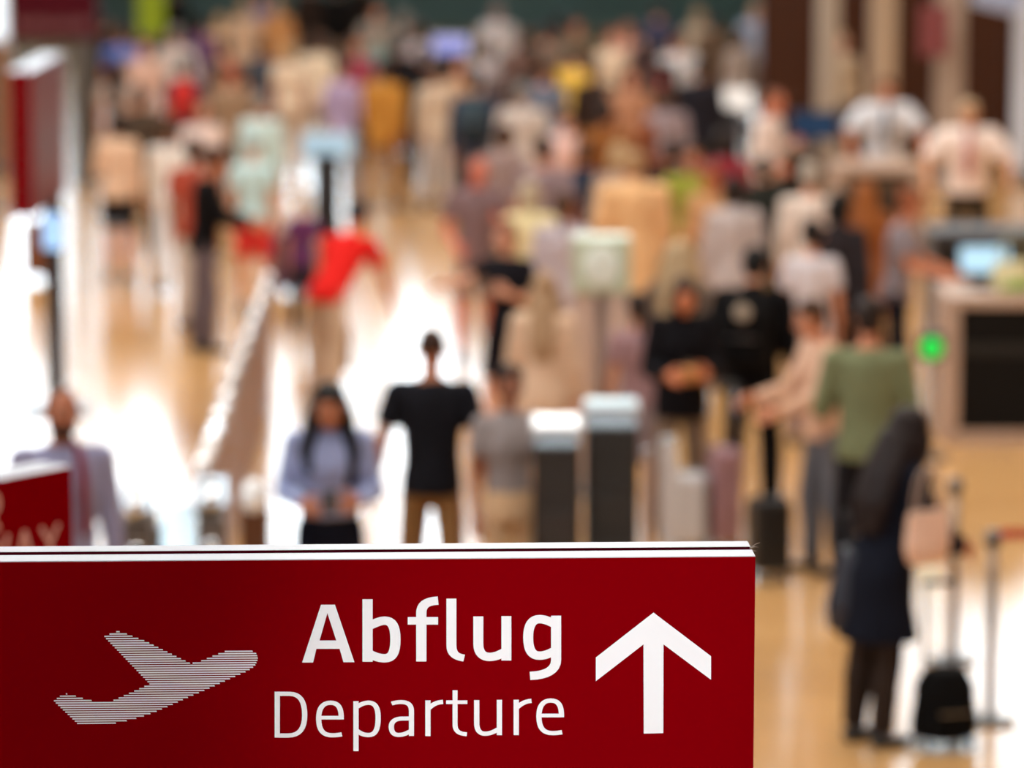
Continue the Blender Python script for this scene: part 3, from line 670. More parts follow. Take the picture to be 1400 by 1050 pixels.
def body_mesh(sex, pose):
    key = ('body', sex, pose)
    if key in _C: return _C[key]
    k = sk(sex, pose); mb = MB(); f = 1.0 if sex == 'm' else 0.88
    k.torso(mb, 0.83, 1.485, -0.004)
    mb.cap(k.t((0, 0.014, 1.45)), k.nk + k.H @ V((0, -0.01, 0.07)), 0.055*f, 0.050*f, 14)
    for sd in (1, -1):
        mb.cap(k.t((sd*0.10, 0.012, 1.40)), k.sh[sd], 0.066*f, 0.056*f)
        mb.cap(k.sh[sd], k.el[sd], 0.053*f, 0.041*f)
        m_ = k.el[sd].lerp(k.wr[sd], 0.3); mb.cap(k.el[sd], m_, 0.041*f, 0.042*f); mb.cap(m_, k.wr[sd], 0.042*f, 0.027*f)
        hand(mb, k, sd)
        mb.cap(k.hj[sd], k.kn[sd], 0.080, 0.055*f+.002)
        m_ = k.kn[sd].lerp(k.an[sd], 0.32) + V((0, 0.012, 0)); mb.cap(k.kn[sd], m_, 0.054*f+.002, 0.057*f+.002); mb.cap(m_, k.an[sd], 0.055*f, 0.036*f)
        a = k.an[sd]; mb.cap(a + V((0, 0.03, -0.03)), a + V((sd*0.02, -0.12, -0.045)), 0.034, 0.022)
    H = k.H
    mb.ell(k.h((0, .012, .018)), (.075, .094, .096), H); mb.ell(k.h((0, -.020, -.046)), (.058 if sex == 'm' else .054, .066, .074), H)
    mb.ell(k.h((0, -.064, -.098)), (.030 if sex == 'm' else .024, .024, .019), H)
    mb.cap(k.h((0, -.084, .010)), k.h((0, -.104, -.026)), .0095, .0145, 8)
    mb.cap(k.h((-.034, -.076, .030)), k.h((.034, -.076, .030)), .0125, .0125, 8)
    for sd in (1, -1):
        mb.ell(k.h((sd*.077, .012, -.010)), (.010, .022, .032), H); mb.ell(k.h((sd*.034, -.056, -.030)), (.030, .030, .030), H)
    me = k.shift(remesh(mb, 0.0062, 1, 0.11, 'body')); _C[key] = me
    e = MB()
    for sd in (1,):
        e.cur = 0; e.ell((0, 0, 0), (.0125, .0115, .0085), n=12); e.cur = 1; e.ell((0, -.0078, 0), (.0058, .0048, .0058), n=10)
    if 'eye' not in _C: _C['eye'] = e.mesh('eye', True); _C['lips'] = MB().ell((0, 0, 0), (.024, .010, .0085)).mesh('lips', True)
    return me
from mathutils import noise as mnoise
def folds(me, amp):
    n = [v.normal.copy() for v in me.vertices]
    for v, nn in zip(me.vertices, n):
        c = v.co; v.co = c + nn*(amp*mnoise.noise((c.x*11, c.y*11, c.z*6)) + amp*0.6*mnoise.noise((c.x*24+5, c.y*24, c.z*17)))
    return me
def top_mesh(sex, pose, kind):
    key = ('top', sex, pose, kind)
    if key in _C: return _C[key]
    k = sk(sex, pose); mb = MB(); f = 1.0 if sex == 'm' else 0.90
    g = {'blouse': .013, 'tucked': .011, 'loose': .030, 'tee': .012, 'long': .014, 'jacket': .028, 'coat': .032, 'dress': .014}[kind]
    hem = {'blouse': 1.0, 'tucked': 1.0, 'loose': .90, 'tee': .90, 'long': .91, 'jacket': .84, 'coat': .84, 'dress': .84}[kind]
    k.torso(mb, hem, 1.475, g)
    if kind in ('tee', 'long', 'jacket', 'loose'):
        c = k.hip; mb.loft([(V((0, .006, hem-.05)), V((.154+g, 0, 0)), V((0, .120+g, 0))), (V((0, .006, hem+.03)), V((.154+g, 0, 0)), V((0, .118+g, 0))), (k.t((0, 0, 1.0)), k.T @ V((.146+g, 0, 0)), k.T @ V((0, .106+g, 0)))], 20)
    if kind in ('coat', 'dress'):
        zz = 0.56 if kind == 'coat' else 0.48
        mb.loft([(V((0, .01, zz)), V((.235, 0, 0)), V((0, .20, 0))), (V((0, .008, .75)), V((.205, 0, 0)), V((0, .165, 0))), (V((0, .004, .92)), V((.176+g, 0, 0)), V((0, .128+g, 0))), (k.t((0, 0, 1.06)), k.T @ V((.145+g, 0, 0)), k.T @ V((0, .105+g, 0)))], 22)
    for sd in (1, -1):
        mb.cap(k.t((sd*0.10, 0.012, 1.395)), k.sh[sd], 0.064*f+g, 0.056*f+g)
        if kind == 'loose':
            e = k.sh[sd].lerp(k.el[sd], 0.92); mb.tube(k.sh[sd], e, 0.060*f+g, 0.058*f+g, 14)
        elif kind in ('tee', 'dress', 'tucked'):
            e = k.sh[sd].lerp(k.el[sd], 0.66); mb.tube(k.sh[sd], e, 0.057*f+g, 0.056*f+g, 14)
        else:
            mb.cap(k.sh[sd], k.el[sd], 0.054*f+g, 0.045*f+g); mb.tube(k.el[sd], k.wr[sd] - k.hd[sd]*0.01, 0.045*f+g, 0.030*f+g, 14)
    if kind in ('jacket', 'coat'): mb.tube(k.t((0, .016, 1.45)), k.t((0, .01, 1.515)), .075, .066, 18)
    me = k.shift(folds(remesh(mb, 0.0125, 2, 0.35, kind), 0.006)); _C[key] = me
    return me
def bottom_mesh(sex, pose, kind):
    key = ('bot', sex, pose, kind)
    if key in _C: return _C[key]
    k = sk(sex, pose); mb = MB()
    k.torso(mb, .82, 1.05, .007)
    if kind == 'skirt':
        mb.loft([(V((0, .01, .46)), V((.22, 0, 0)), V((0, .19, 0))), (V((0, .008, .72)), V((.198, 0, 0)), V((0, .158, 0))), (V((0, .004, .92)), V((.180, 0, 0)), V((0, .128, 0))), (V((0, 0, 1.0)), V((.162, 0, 0)), V((0, .116, 0)))], 22)
    for sd in (1, -1):
        if kind == 'trousers':
            mb.cap(k.hj[sd], k.kn[sd], .094, .077, 14); mb.cap(k.kn[sd], k.kn[sd].lerp(k.an[sd], .4)+V((0, .010, 0)), .077, .076, 14); mb.tube(k.kn[sd].lerp(k.an[sd], .36)+V((0, .010, 0)), k.kn[sd].lerp(k.an[sd], .97), .075, .060, 14)
        elif kind == 'shorts':
            mb.tube(k.hj[sd], k.hj[sd].lerp(k.kn[sd], .84), .092, .084, 14)
    if kind != 'skirt': mb.ell((0, .01, .855), (.14, .112, .07))
    me = k.shift(folds(remesh(mb, 0.0125, 2, 0.35, kind), 0.006)); _C[key] = me
    return me
def hair_mesh(sex, pose, style):
    key = ('hair', sex, pose, style)
    if key in _C: return _C[key]
    k = sk(sex, pose); H = k.H; mb = MB()
    if style == 'buzz': mb.ell(k.h((0, .020, .026)), (.0775, .090, .093), H)
    else: mb.ell(k.h((0, .020, .030)), (.083, .095, .098), H)
    if style in ('short', 'long', 'bob', 'bun', 'tail'):
        mb.ell(k.h((0, .045, -.02)), (.074, .062, .075), H)
        for sd in (1, -1): mb.ell(k.h((sd*.070, .015, .020)), (.016, .04, .035), H)
        mb.ell(k.h((.02, -.052, .088)), (.052, .032, .026), H)
    if style == 'bob':
        mb.ell(k.h((0, .05, -.06)), (.088, .065, .085), H)
        for sd in (1, -1): mb.ell(k.h((sd*.078, -.005, -.045)), (.022, .055, .085), H)
    if style == 'long':
        for sd in (1, -1):
            mb.ell(k.h((sd*.077, .0, -.05)), (.025, .055, .095), H); mb.cap(k.h((sd*.080, .0, -.06)), k.t((sd*.112, -.078, 1.36)), .040, .038); mb.cap(k.t((sd*.112, -.078, 1.36)), k.t((sd*.10, -.115, 1.20 if sd > 0 else 1.27)), .038, .026)
        mb.ell(k.h((0, .055, -.07)), (.082, .060, .10), H)
        mb.loft([(k.h((0, .065, -.05)), H @ V((.085, 0, 0)), H @ V((0, .055, 0))), (k.t((0, .095, 1.42)), k.T @ V((.098, 0, 0)), k.T @ V((0, .042, 0))), (k.t((0, .125, 1.28)), k.T @ V((.095, 0, 0)), k.T @ V((0, .034, 0))), (k.t((0, .118, 1.15)), k.T @ V((.066, 0, 0)), k.T @ V((0, .022, 0)))], 16)
    if style == 'big':
        mb.ell(k.h((0, .04, .02)), (.118, .105, .115), H)
        for sd in (1, -1):
            mb.ell(k.h((sd*.095, .02, -.08)), (.055, .075, .12), H); mb.cap(k.h((sd*.10, .03, -.10)), k.t((sd*.125, .02, 1.30)), .062, .045)
        mb.loft([(k.h((0, .075, -.02)), H @ V((.12, 0, 0)), H @ V((0, .08, 0))), (k.t((0, .11, 1.42)), k.T @ V((.150, 0, 0)), k.T @ V((0, .062, 0))), (k.t((0, .14, 1.25)), k.T @ V((.145, 0, 0)), k.T @ V((0, .052, 0))), (k.t((0, .135, 1.08)), k.T @ V((.10, 0, 0)), k.T @ V((0, .034, 0)))], 18)
    if style == 'bun': mb.ell(k.h((0, .095, .075)), (.045, .042, .045), H)
    if style == 'tail': mb.cap(k.h((0, .10, .04)), k.h((0, .135, -.05)), .032, .028); mb.cap(k.h((0, .135, -.05)), k.h((0, .12, -.20)), .028, .012)
    if style == 'cap':
        mb.ell(k.h((0, .012, .045)), (.088, .100, .090), H); mb.loft([(k.h((0, -.03, .048)), H @ V((.07, 0, 0)), H @ V((0, .03, 0.0))), (k.h((0, -.10, .046)), H @ V((.066, 0, 0)), H @ V((0, .058, -.01))), (k.h((0, -.10, .036)), H @ V((.066, 0, 0)), H @ V((0, .058, -.01)))], 16)
    if style == 'beard': pass
    me = k.shift(remesh(mb, 0.0085, 2, 0.4, 'hair')); _C[key] = me
    return me
def shoe_mesh(sex, pose, sd):
    key = ('shoe', sex, pose, sd)
    if key in _C: return _C[key]
    k = sk(sex, pose); a = k.an[sd] + V((0, 0, k.dz)); mb = MB()
    zc = -0.068
    mb.loft([(a + V((0, 0, zc)), V((.040, 0, 0)), V((0, .06, 0))), (a + V((0, 0, zc+.03)), V((.040, 0, 0)), V((0, .06, 0)))], 14)
    mb.ell(a + V((0, .012, -.030)), (.040, .062, .040)); mb.ell(a + V((sd*.012, -.085, -.040)), (.046, .105, .030)); mb.cap(a + V((0, .0, -.02)), a + V((0, 0, .02)), .044, .042)
    me = remesh(mb, 0.010, 2, 0.5, 'shoe')
    for v in me.vertices:
        if v.co.z < a.z - .066: v.co.z = a.z - .069
    _C[key] = me
    return me
def beard_mesh(sex, pose):
    key = ('beard', sex, pose)
    if key in _C: return _C[key]
    k = sk(sex, pose); H = k.H; mb = MB()
    mb.ell(k.h((0, -.035, -.075)), (.059, .060, .052), H); mb.ell(k.h((0, -.066, -.10)), (.032, .028, .024), H)
    for sd in (1, -1): mb.ell(k.h((sd*.056, -.01, -.05)), (.012, .035, .05), H)
    me = k.shift(remesh(mb, .008, 1, 0.5, 'beard')); _C[key] = me
    return me
GRP = 'people in the check-in hall'
NM = {'blouse': 'shirt', 'tucked': 't_shirt', 'loose': 'shirt', 'tee': 't_shirt', 'long': 'shirt', 'jacket': 'jacket', 'coat': 'coat', 'dress': 'dress'}
def person(place, h, yaw, sex, pose, top, bot, hair, sk_c, label, shoes=(40, 36, 36), wide=1.0, extra=None, group=GRP):
    """place: ('h', px, py) = head top in the photo, ('f', px, py) = feet"""
    if place[0] == 'h': p = at(place[1], place[2], h)
    else: p = at(place[1], place[2], 0)
    k = sk(sex, pose)
    hp = (k.hc + V((0, 0, .115 + k.dz)))
    s = h/1.75
    if place[0] == 'h':                      # stand the feet so that the head is where the photo has it
        off = Matrix.Rotation(R(yaw), 3, 'Z') @ V((hp.x, hp.y, 0)); p = at(place[1], place[2], hp.z*s) - off*s
    t = thing('person', label, 'person', (p.x, p.y, 0.0), R(yaw), group); t.scale = (s*wide, s*wide, s)
    b = link(body_mesh(sex, pose), 'body', skin(sk_c), t)
    for sd in (1, -1):
        e = link(_C['eye'], 'eye', [mat('eye_white', (190, 178, 168), 0.3), mat('iris', (50, 34, 24), 0.2)], b)
        e.location = k.h((sd*.030, -.0750, .006)) + V((0, 0, k.dz)); e.rotation_euler = k.H.to_euler()
    l = link(_C['lips'], 'lips', mat('lips', tuple(int(v*.8) for v in sk_c), 0.4), b)
    l.location = k.h((0, -.0835, -.060)) + V((0, 0, k.dz)); l.rotation_euler = k.H.to_euler()
    if top: link(top_mesh(sex, pose, top[0]), NM[top[0]], cloth(top[1]), t)
    if bot: link(bottom_mesh(sex, pose, bot[0]), bot[0], cloth(bot[1]), t)
    if hair: link(hair_mesh(sex, pose, hair[0]), 'cap' if hair[0] == 'cap' else 'hair', hairm(hair[1]), t)
    for sd in (1, -1): link(shoe_mesh(sex, pose, sd), 'shoe', leather(shoes), t)
    if extra: extra(t, k)
    return t
def ex_beard(c):
    def f(t, k): link(beard_mesh(k.sex, [n for n in POSES if POSES[n] is k.p][0]), 'beard', hairm(c), t)
    return f
def ex_tie(c, z0=1.0):
    def f(t, k):
        mb = MB(); dz = V((0, 0, k.dz)); n = k.T @ V((0, -1, 0))
        mb.loft([(k.t((0, -.072, 1.475))+dz, V((.018, 0, 0)), k.T @ V((0, .012, 0))), (k.t((0, -.132, 1.43))+dz, V((.022, 0, 0)), k.T @ V((0, .008, 0))), (k.t((0, -.168, 1.28))+dz, V((.034, 0, 0)), k.T @ V((0, .006, 0))), (k.t((0, -.158, 1.05))+dz, V((.042, 0, 0)), k.T @ V((0, .006, 0)))], 10)
        mb.obj('tie', cloth(c), t, True)
        col = MB().tube(k.t((0, .012, 1.455))+dz, k.t((0, .006, 1.505))+dz, .072, .062, 18); col.obj('collar', cloth((226, 220, 218)), t, True)
    return f
def ex_lanyard(c, sd=1):
    def f(t, k):
        dz = V((0, 0, k.dz)); mb = MB(); n = 10
        pts = [(0.055, .0, 1.49), (.075, -.070, 1.445), (.085, -.125, 1.36), (.088, -.148, 1.27), (.090, -.138, 1.15), (.088, -.130, 1.08)]
        for i in range(len(pts)-1):
            mb.cap(k.t((pts[i][0]*sd, pts[i][1], pts[i][2]))+dz, k.t((pts[i+1][0]*sd, pts[i+1][1], pts[i+1][2]))+dz, .021, .021, 8)
        mb.obj('lanyard', cloth(c), t, True)
    return f
def both(*fs):
    def f(t, k):
        for x in fs: x(t, k)
    return f
def hand_pos(t, k, sd, fwd=.10):             # world position of a palm
    p = k.wr[sd] + k.hd[sd]*fwd + V((0, 0, k.dz))
    p = V((p.x*t.scale.x, p.y*t.scale.y, p.z*t.scale.z))
    return Matrix.Rotation(t.rotation_euler.z, 3, 'Z') @ p + t.location
def slab(name, cat, label, loc, rot, size, m):
    o = MB().box((0, 0, 0), size, bev=min(size)*0.25).obj(name, m); o.location = loc; o.rotation_euler = rot; o['label'] = label; o['category'] = cat
    return o
# luggage
def backpack(loc, yaw, col, label, h=0.46, w_=0.30, d=0.17, straps=True, lean=0.0):
    t = thing('backpack', label, 'backpack', loc, yaw); t.rotation_euler = (lean, 0, yaw)
    mb = MB(); mb.ell((0, 0, h*.52), (w_*.52, d*.56, h*.52)); mb.box((0, 0, h*.45), (w_*.92, d*.9, h*.82), bev=.05)
    link(remesh(mb, .014, 4, .5, 'bag_body'), 'bag_body', cloth(col), t)
    mb = MB(); mb.box((0, -d*.52, h*.30), (w_*.72, d*.42, h*.44), bev=.03); link(remesh(mb, .014, 3, .5, 'pocket'), 'pocket', cloth(tuple(int(v*.85) for v in col)), t)
    MB().box((0, -d*.74, h*.47), (w_*.6, .008, .012)).obj('zip', metal((150, 150, 150), .3), t)
    hl = MB()
    for i in range(6):
        a0, a1 = R(180*i/6), R(180*(i+1)/6); hl.cap((.045*math.cos(a0), d*.3, h*1.0+.04*math.sin(a0)), (.045*math.cos(a1), d*.3, h*1.0+.04*math.sin(a1)), .008, .008, 6)
    hl.obj('handle', cloth(tuple(int(v*.6) for v in col)), t, True)
    if straps:
        for sx in (-1, 1):
            s_ = MB(); pts = [(sx*w_*.26, d*.42, h*.96), (sx*w_*.30, d*.42+.10, h*1.02), (sx*w_*.33, d*.42+.20, h*.85), (sx*w_*.33, d*.42+.19, h*.5), (sx*w_*.30, d*.42+.05, h*.14)]
            for i in range(4): s_.cap(pts[i], pts[i+1], .014, .014, 6)
            s_.obj('strap', cloth(tuple(int(v*.7) for v in col)), t, True)
    return t
def worn(t, k, col, label, z=0.98, **kw):    # backpack on the back of a standing person
    s = t.scale.z; off = Matrix.Rotation(t.rotation_euler.z, 3, 'Z') @ V((0, .215*s, 0))
    return backpack((t.location.x+off.x, t.location.y+off.y, z*s), t.rotation_euler.z + math.pi, col, label, **kw)
def suitcase(loc, yaw, col, label, h=.58, w_=.38, d=.24, handle=True, soft=False):
    t = thing('suitcase', label, 'suitcase', loc, yaw)
    if soft:
        mb = MB(); mb.loft([(V((0, 0, .05)), V((w_*.52, 0, 0)), V((0, d*.5, 0))), (V((0, 0, .12)), V((w_*.55, 0, 0)), V((0, d*.55, 0))), (V((0, 0, h*.75)), V((w_*.47, 0, 0)), V((0, d*.45, 0))), (V((0, 0, h)), V((w_*.34, 0, 0)), V((0, d*.36, 0)))], 24)
        mb.box((0, 0, h*.45+.03), (w_*.9, d*.85, h*.8), bev=.06); link(remesh(mb, .014, 5, .5, 'shell'), 'shell', cloth(col), t)
        mb = MB(); mb.box((0, -d*.5, h*.34), (w_*.66, d*.24, h*.42), bev=.025); link(remesh(mb, .014, 3, .5, 'pocket'), 'pocket', cloth(tuple(int(v*.8) for v in col)), t)
        MB().box((0, -d*.63, h*.5), (w_*.5, .008, .012)).obj('zip', metal((130, 130, 130), .3), t)
    else:
        MB().box((0, 0, h/2+.05), (w_, d, h-.02), bev=.035).obj('shell', plastic(col, .3), t)
        for i in range(4): MB().box((-w_*.33+w_*.22*i, -d/2-.002, h/2+.05), (.022, .012, h*.8), bev=.004).obj('rib', plastic(col, .3), t)
        MB().box((0, 0, h/2+.05), (w_+.004, .012, h+.0), bev=.004).obj('zip', plastic((30, 30, 32)), t)
    for sx in (-1, 1):
        for sy in (-1, 1):
            MB().tube((sx*w_*.36-.012, sy*d*.34, .028), (sx*w_*.36+.012, sy*d*.34, .028), .027, .027, 12).obj('wheel', plastic((20, 20, 20)), t, True)
    if handle:
        for sx in (-1, 1): MB().tube((sx*.08, d*.3, h*.9), (sx*.08, d*.3, h+.42), .009, .009, 8).obj('handle_tube', metal((180, 180, 184), .25) if not soft else plastic((18, 18, 19)), t, True)
        MB().cap((-.085, d*.3, h+.42), (.085, d*.3, h+.42), .016, .016, 8).obj('grip', plastic((25, 25, 26)), t, True)
    return t
def tote(loc, yaw, col, label, w_=.34, h=.34, d=.14):
    t = thing('shoulder_bag', label, 'bag', loc, yaw)
    mb = MB(); mb.loft([(V((0, 0, 0)), V((w_*.40, 0, 0)), V((0, d*.5, 0))), (V((0, 0, h*.3)), V((w_*.5, 0, 0)), V((0, d*.55, 0))), (V((0, 0, h)), V((w_*.46, 0, 0)), V((0, d*.22, 0)))], 22)
    link(remesh(mb, .013, 3, .5, 'bag_body'), 'bag_body', leather(col), t)
    for sy in (-1, 1):
        hl = MB()
        for i in range(8):
            a0, a1 = R(180*i/8), R(180*(i+1)/8); hl.cap((w_*.3*math.cos(a0), sy*d*.15, h*.95+.22*math.sin(a0)), (w_*.3*math.cos(a1), sy*d*.15, h*.95+.22*math.sin(a1)), .008, .008, 6)
        hl.obj('handle', leather(tuple(int(v*.7) for v in col)), t, True)
    return t
# ------------------------------------------------------------------ the people, nearest first
SK1, SK2, SK3, SK4, SK5 = (205, 140, 108), (182, 116, 84), (150, 92, 66), (214, 156, 130), (120, 72, 50)
BLK, DBR, BRN, AUB, BLD, GRY = (20, 16, 15), (46, 32, 26), (84, 56, 38), (150, 78, 40), (205, 170, 125), (150, 144, 138)
JEAN, NAVY, DARK, KHAKI, STONE = (82, 92, 108), (30, 36, 56), (30, 28, 32), (150, 116, 78), (196, 172, 142)
# foreground
a = person(('h', 590, 447), 1.80, 178, 'm', 'armsout', ('tee', (34, 34, 42)), ('trousers', (140, 104, 66)), ('buzz', (66, 42, 32)), SK2, 'man in a charcoal t-shirt and khaki trousers walking away, back to us')
w1 = person(('h', 450, 524), 1.70, 4, 'f', 'phone', ('blouse', (146, 156, 196)), ('trousers', (22, 25, 42)), ('long', BLK), SK2, 'woman with long black hair in a pale blue shirt holding a phone', wide=1.12)
kk = sk('f', 'phone'); hp = (hand_pos(w1, kk, 1) + hand_pos(w1, kk, -1))/2
slab('phone', 'phone', 'dark phone held in both hands by the woman in the pale blue shirt', hp + V((0, -0.01, 0.03)), (R(-50), 0, R(4)), (0.075, 0.011, 0.15), plastic((24, 24, 28), .2))
person(('h', 697, 500), 1.62, 15, 'f', 'stand', ('tucked', (150, 140, 140)), ('trousers', (222, 186, 148)), ('short', DBR), SK3, 'woman in a grey top and loose beige trousers behind the charcoal t-shirt man')
tb = person(('h', 84, 530), 1.82, 12, 'm', 'stand', ('long', (140, 140, 172)), ('trousers', (50, 50, 62)), ('buzz', (50, 34, 28)), (160, 96, 68), 'bearded man in a lavender grey shirt with a red lanyard', extra=both(ex_beard((40, 28, 26)), ex_lanyard((158, 0, 14))))
# long haired woman with the black suitcase at lower right
w2 = person(('h', 1248, 562), 1.70, 122, 'f', 'holdlean', ('coat', (24, 28, 44)), ('trousers', (66, 52, 46)), ('big', (34, 20, 17)), SK2, 'woman with long dark hair in a navy coat and brown trousers, black suitcase beside her')
p = at(1290, 1020, 0); suitcase((p.x, p.y, 0), R(15), (16, 15, 16), 'soft black suitcase standing on the floor next to the long haired woman', h=.40, w_=.32, d=.25, soft=True)
p = atd(1164, 858, w2.location.y+0.08); tote((p.x, p.y, p.z), R(100), (22, 25, 40), 'dark navy bag hanging behind the long haired woman', w_=.30, h=.40, d=.24)
p = atd(1268, 730, w2.location.y-0.16); tote((p.x, p.y, p.z-0.14), R(40), (224, 186, 164), 'speckled pinkish bag carried by the long haired woman', w_=.30, h=.26, d=.13)
# green shirt man, man in pinkish shirt, black pair
person(('h', 1188, 408), 1.84, 170, 'm', 'hold', ('long', (112, 118, 88)), ('trousers', (34, 32, 38)), ('short', DBR), SK2, 'man in a loose olive green shirt seen from behind')
pk = person(('h', 1108, 410), 1.70, -72, 'm', 'give', ('long', (206, 168, 144)), ('trousers', (98, 100, 108)), ('short', BRN), SK1, 'man in a pinkish beige shirt and grey jeans reaching forward')
bl = person(('h', 936, 380), 1.70, 8, 'f', 'phone', ('jacket', (24, 22, 28)), ('trousers', (118, 100, 86)), ('bob', (70, 46, 36)), (214, 132, 92), 'brown haired woman in a black jacket with grey brown trousers holding a paper cup')
kb = sk('f', 'phone'); hp = (hand_pos(bl, kb, 1) + hand_pos(bl, kb, -1))/2
cup = thing('paper_cup', 'tan paper cup held by the brown haired woman in black', 'cup', (hp.x, hp.y-0.02, hp.z-0.03))
MB().tube((0, 0, 0), (0, 0, .11), .030, .040, 16).obj('cup_body', plastic((206, 140, 74)), cup, True); MB().tube((0, 0, .108), (0, 0, .122), .042, .038, 16).obj('lid', plastic((60, 40, 30)), cup, True)
person(('h', 930, 330), 1.72, 172, 'f', 'stand', ('jacket', (120, 108, 100)), ('trousers', (80, 70, 66)), ('big', (206, 176, 136)), SK1, 'woman with full blonde hair behind the woman with the paper cup')
ba = person(('h', 1032, 338), 1.80, 165, 'm', 'hold', ('jacket', (17, 15, 18)), ('trousers', (20, 18, 20)), ('short', (22, 20, 20)), SK1, 'man dressed all in black beside the woman with the cup, turned away')
bp = worn(ba, sk('m', 'hold'), (20, 18, 20), 'black backpack with a pale round badge worn by the man in black', z=.98, h=.50, w_=.34, d=.20)
mb = MB(); mb.ell((0, -.115, .40), (.055, .012, .055)); mb.obj('badge', cloth((176, 160, 142)), bp, True)
p = at(1050, 792, 0); suitcase((p.x, p.y, 0), R(12), (18, 17, 18), 'black hard suitcase behind the departure sign corner', h=.46, w_=.24, d=.25, handle=False)
p = at(944, 752, 0); suitcase((p.x, p.y, 0), R(-8), (196, 196, 200), 'silver white suitcase next to the white divider panel', h=.46, w_=.21, handle=False)
p = at(990, 752, 0); suitcase((p.x, p.y, 0), R(10), (158, 122, 130), 'dusky pink suitcase next to the silver white one', h=.62, w_=.18)
# middle: black t-shirt pair, red shirt, black reaching man
person(('h', 690, 302), 1.68, -28, 'f', 'point', ('tee', (30, 28, 36)), ('shorts', (34, 28, 38)), ('tail', (150, 92, 62)), SK4, 'woman in a black t-shirt and black shorts pointing to one side')
person(('h', 654, 214), 1.76, 14, 'm', 'hold', ('tee', (126, 104, 108)), ('shorts', (146, 124, 116)), ('buzz', (172, 116, 96)), (208, 118, 96), 'man with a sunburnt face in a mauve grey t-shirt')
rd = person(('f', 448, 556), 1.74, 152, 'm', 'bend', ('tee', (214, 34, 30)), ('trousers', (198, 172, 148)), ('cap', (40, 42, 48)), SK1, 'man in a bright red t-shirt and dark cap bending over')
p = hand_pos(rd, sk('m', 'bend'), 1); bpk = backpack((p.x-.03, p.y, p.z-.52), R(30), (150, 130, 104), 'khaki backpack hanging from the hand of the man in the red t-shirt', h=.48, w_=.32)
p = at(398, 402, 0); suitcase((p.x, p.y, 0), R(15), (70, 42, 78), 'purple suitcase beyond the bending man', h=.55, w_=.36)
person(('h', 294, 200), 1.78, 96, 'm', 'give', ('long', (20, 18, 23)), ('trousers', (100, 90, 98)), ('short', DBR), SK2, 'man in black with grey trousers holding both forearms out')
person(('f', 348, 428), 1.66, 172, 'f', 'stand', ('tee', (190, 222, 226)), ('shorts', (216, 60, 58)), ('cap', (196, 224, 226)), SK4, 'traveller in red shorts with a pale cyan shirt and cap')
person(('h', 358, 128), 1.66, 160, 'm', 'stand', ('long', (196, 222, 222)), ('trousers', (200, 170, 150)), ('short', GRY), SK4, 'grey haired traveller in a pale cyan shirt farther away')
person(('h', 160, 152), 1.68, 176, 'f', 'carry', ('long', (222, 190, 164)), ('shorts', (22, 20, 25)), ('bob', (50, 36, 30)), SK1, 'woman in a cream top and black shorts seen from behind')
person(('h', 190, 118), 1.76, 184, 'm', 'stand', ('jacket', (76, 64, 54)), ('trousers', (46, 42, 44)), ('short', DBR), SK2, 'man in a dark taupe jacket behind the cream top woman')
# left crowd
person(('h', 160, 82), 1.70, 170, 'f', 'stand', ('tee', (206, 186, 176)), ('trousers', (170, 150, 134)), ('long', BLK), SK1, 'traveller with long black hair in a pale grey pink top at the far left')
person(('h', 196, 52), 1.74, 10, 'm', 'stand', ('long', (218, 182, 166)), ('trousers', (120, 104, 92)), ('short', BRN), SK4, 'man in a salmon beige shirt at the far left')
person(('h', 240, 36), 1.76, 200, 'm', 'walk', ('long', (206, 198, 196)), ('trousers', (60, 62, 78)), ('short', GRY), SK1, 'man in a light grey shirt behind the lime banner side')
person(('h', 276, 22), 1.74, 160, 'f', 'stand', ('jacket', (98, 66, 104)), ('trousers', (50, 46, 60)), ('short', BLK), SK2, 'traveller in a purple jacket at the far left')
z1 = person(('h', 254, 76), 1.76, 176, 'm', 'stand', ('tee', (60, 62, 80)), ('trousers', (40, 44, 62)), ('short', BLK), SK2, 'man in slate blue wearing a red backpack')
worn(z1, None, (196, 48, 44), 'bright red backpack on the man in slate blue', z=1.02)
person(('h', 232, 160), 1.70, 188, 'f', 'walk', ('long', (224, 220, 216)), ('trousers', (214, 214, 218)), ('tail', BRN), SK1, 'woman in a white blouse and white trousers walking away')
person(('h', 276, 134), 1.70, 20, 'f', 'stand', ('tee', (226, 206, 200)), ('skirt', (60, 60, 84)), ('bob', BRN), SK4, 'woman in a white pink top and navy skirt')
person(('h', 316, 88), 1.72, 175, 'm', 'stand', ('long', (150, 126, 104)), ('trousers', (92, 80, 70)), ('cap', (176, 64, 36)), SK1, 'man in a tan shirt with a rust red cap')
person(('h', 266, 188), 1.72, 150, 'm', 'stand', ('tee', (166, 74, 58)), ('trousers', (212, 204, 200)), ('short', DBR), SK3, 'man in a rust coloured t-shirt next to the man holding his arms forward')
person(('h', 334, 2), 1.72, 185, 'f', 'stand', ('coat', (206, 176, 150)), ('trousers', (150, 130, 116)), ('bob', BLD), SK1, 'woman in a long beige coat far back on the left')
person(('h', 356, -14), 1.74, 30, 'm', 'stand', ('tee', (112, 120, 160)), ('trousers', (90, 84, 84)), ('short', BRN), SK1, 'man in a violet blue t-shirt far back on the left')
person(('h', 380, -2), 1.72, 180, 'f', 'stand', ('coat', (196, 142, 92)), ('trousers', (80, 64, 54)), ('short', BLD), SK1, 'woman in a tan orange coat far back')
person(('h', 424, -30), 1.76, 170, 'm', 'stand', ('jacket', (66, 50, 44)), ('trousers', (60, 48, 44)), ('short', BLK), SK2, 'man in a dark brown jacket far back')
person(('h', 462, -26), 1.78, 190, 'm', 'stand', ('jacket', (26, 24, 26)), ('trousers', (110, 90, 80)), ('short', BLK), SK2, 'man in a black jacket far back, left of the tall kiosk')
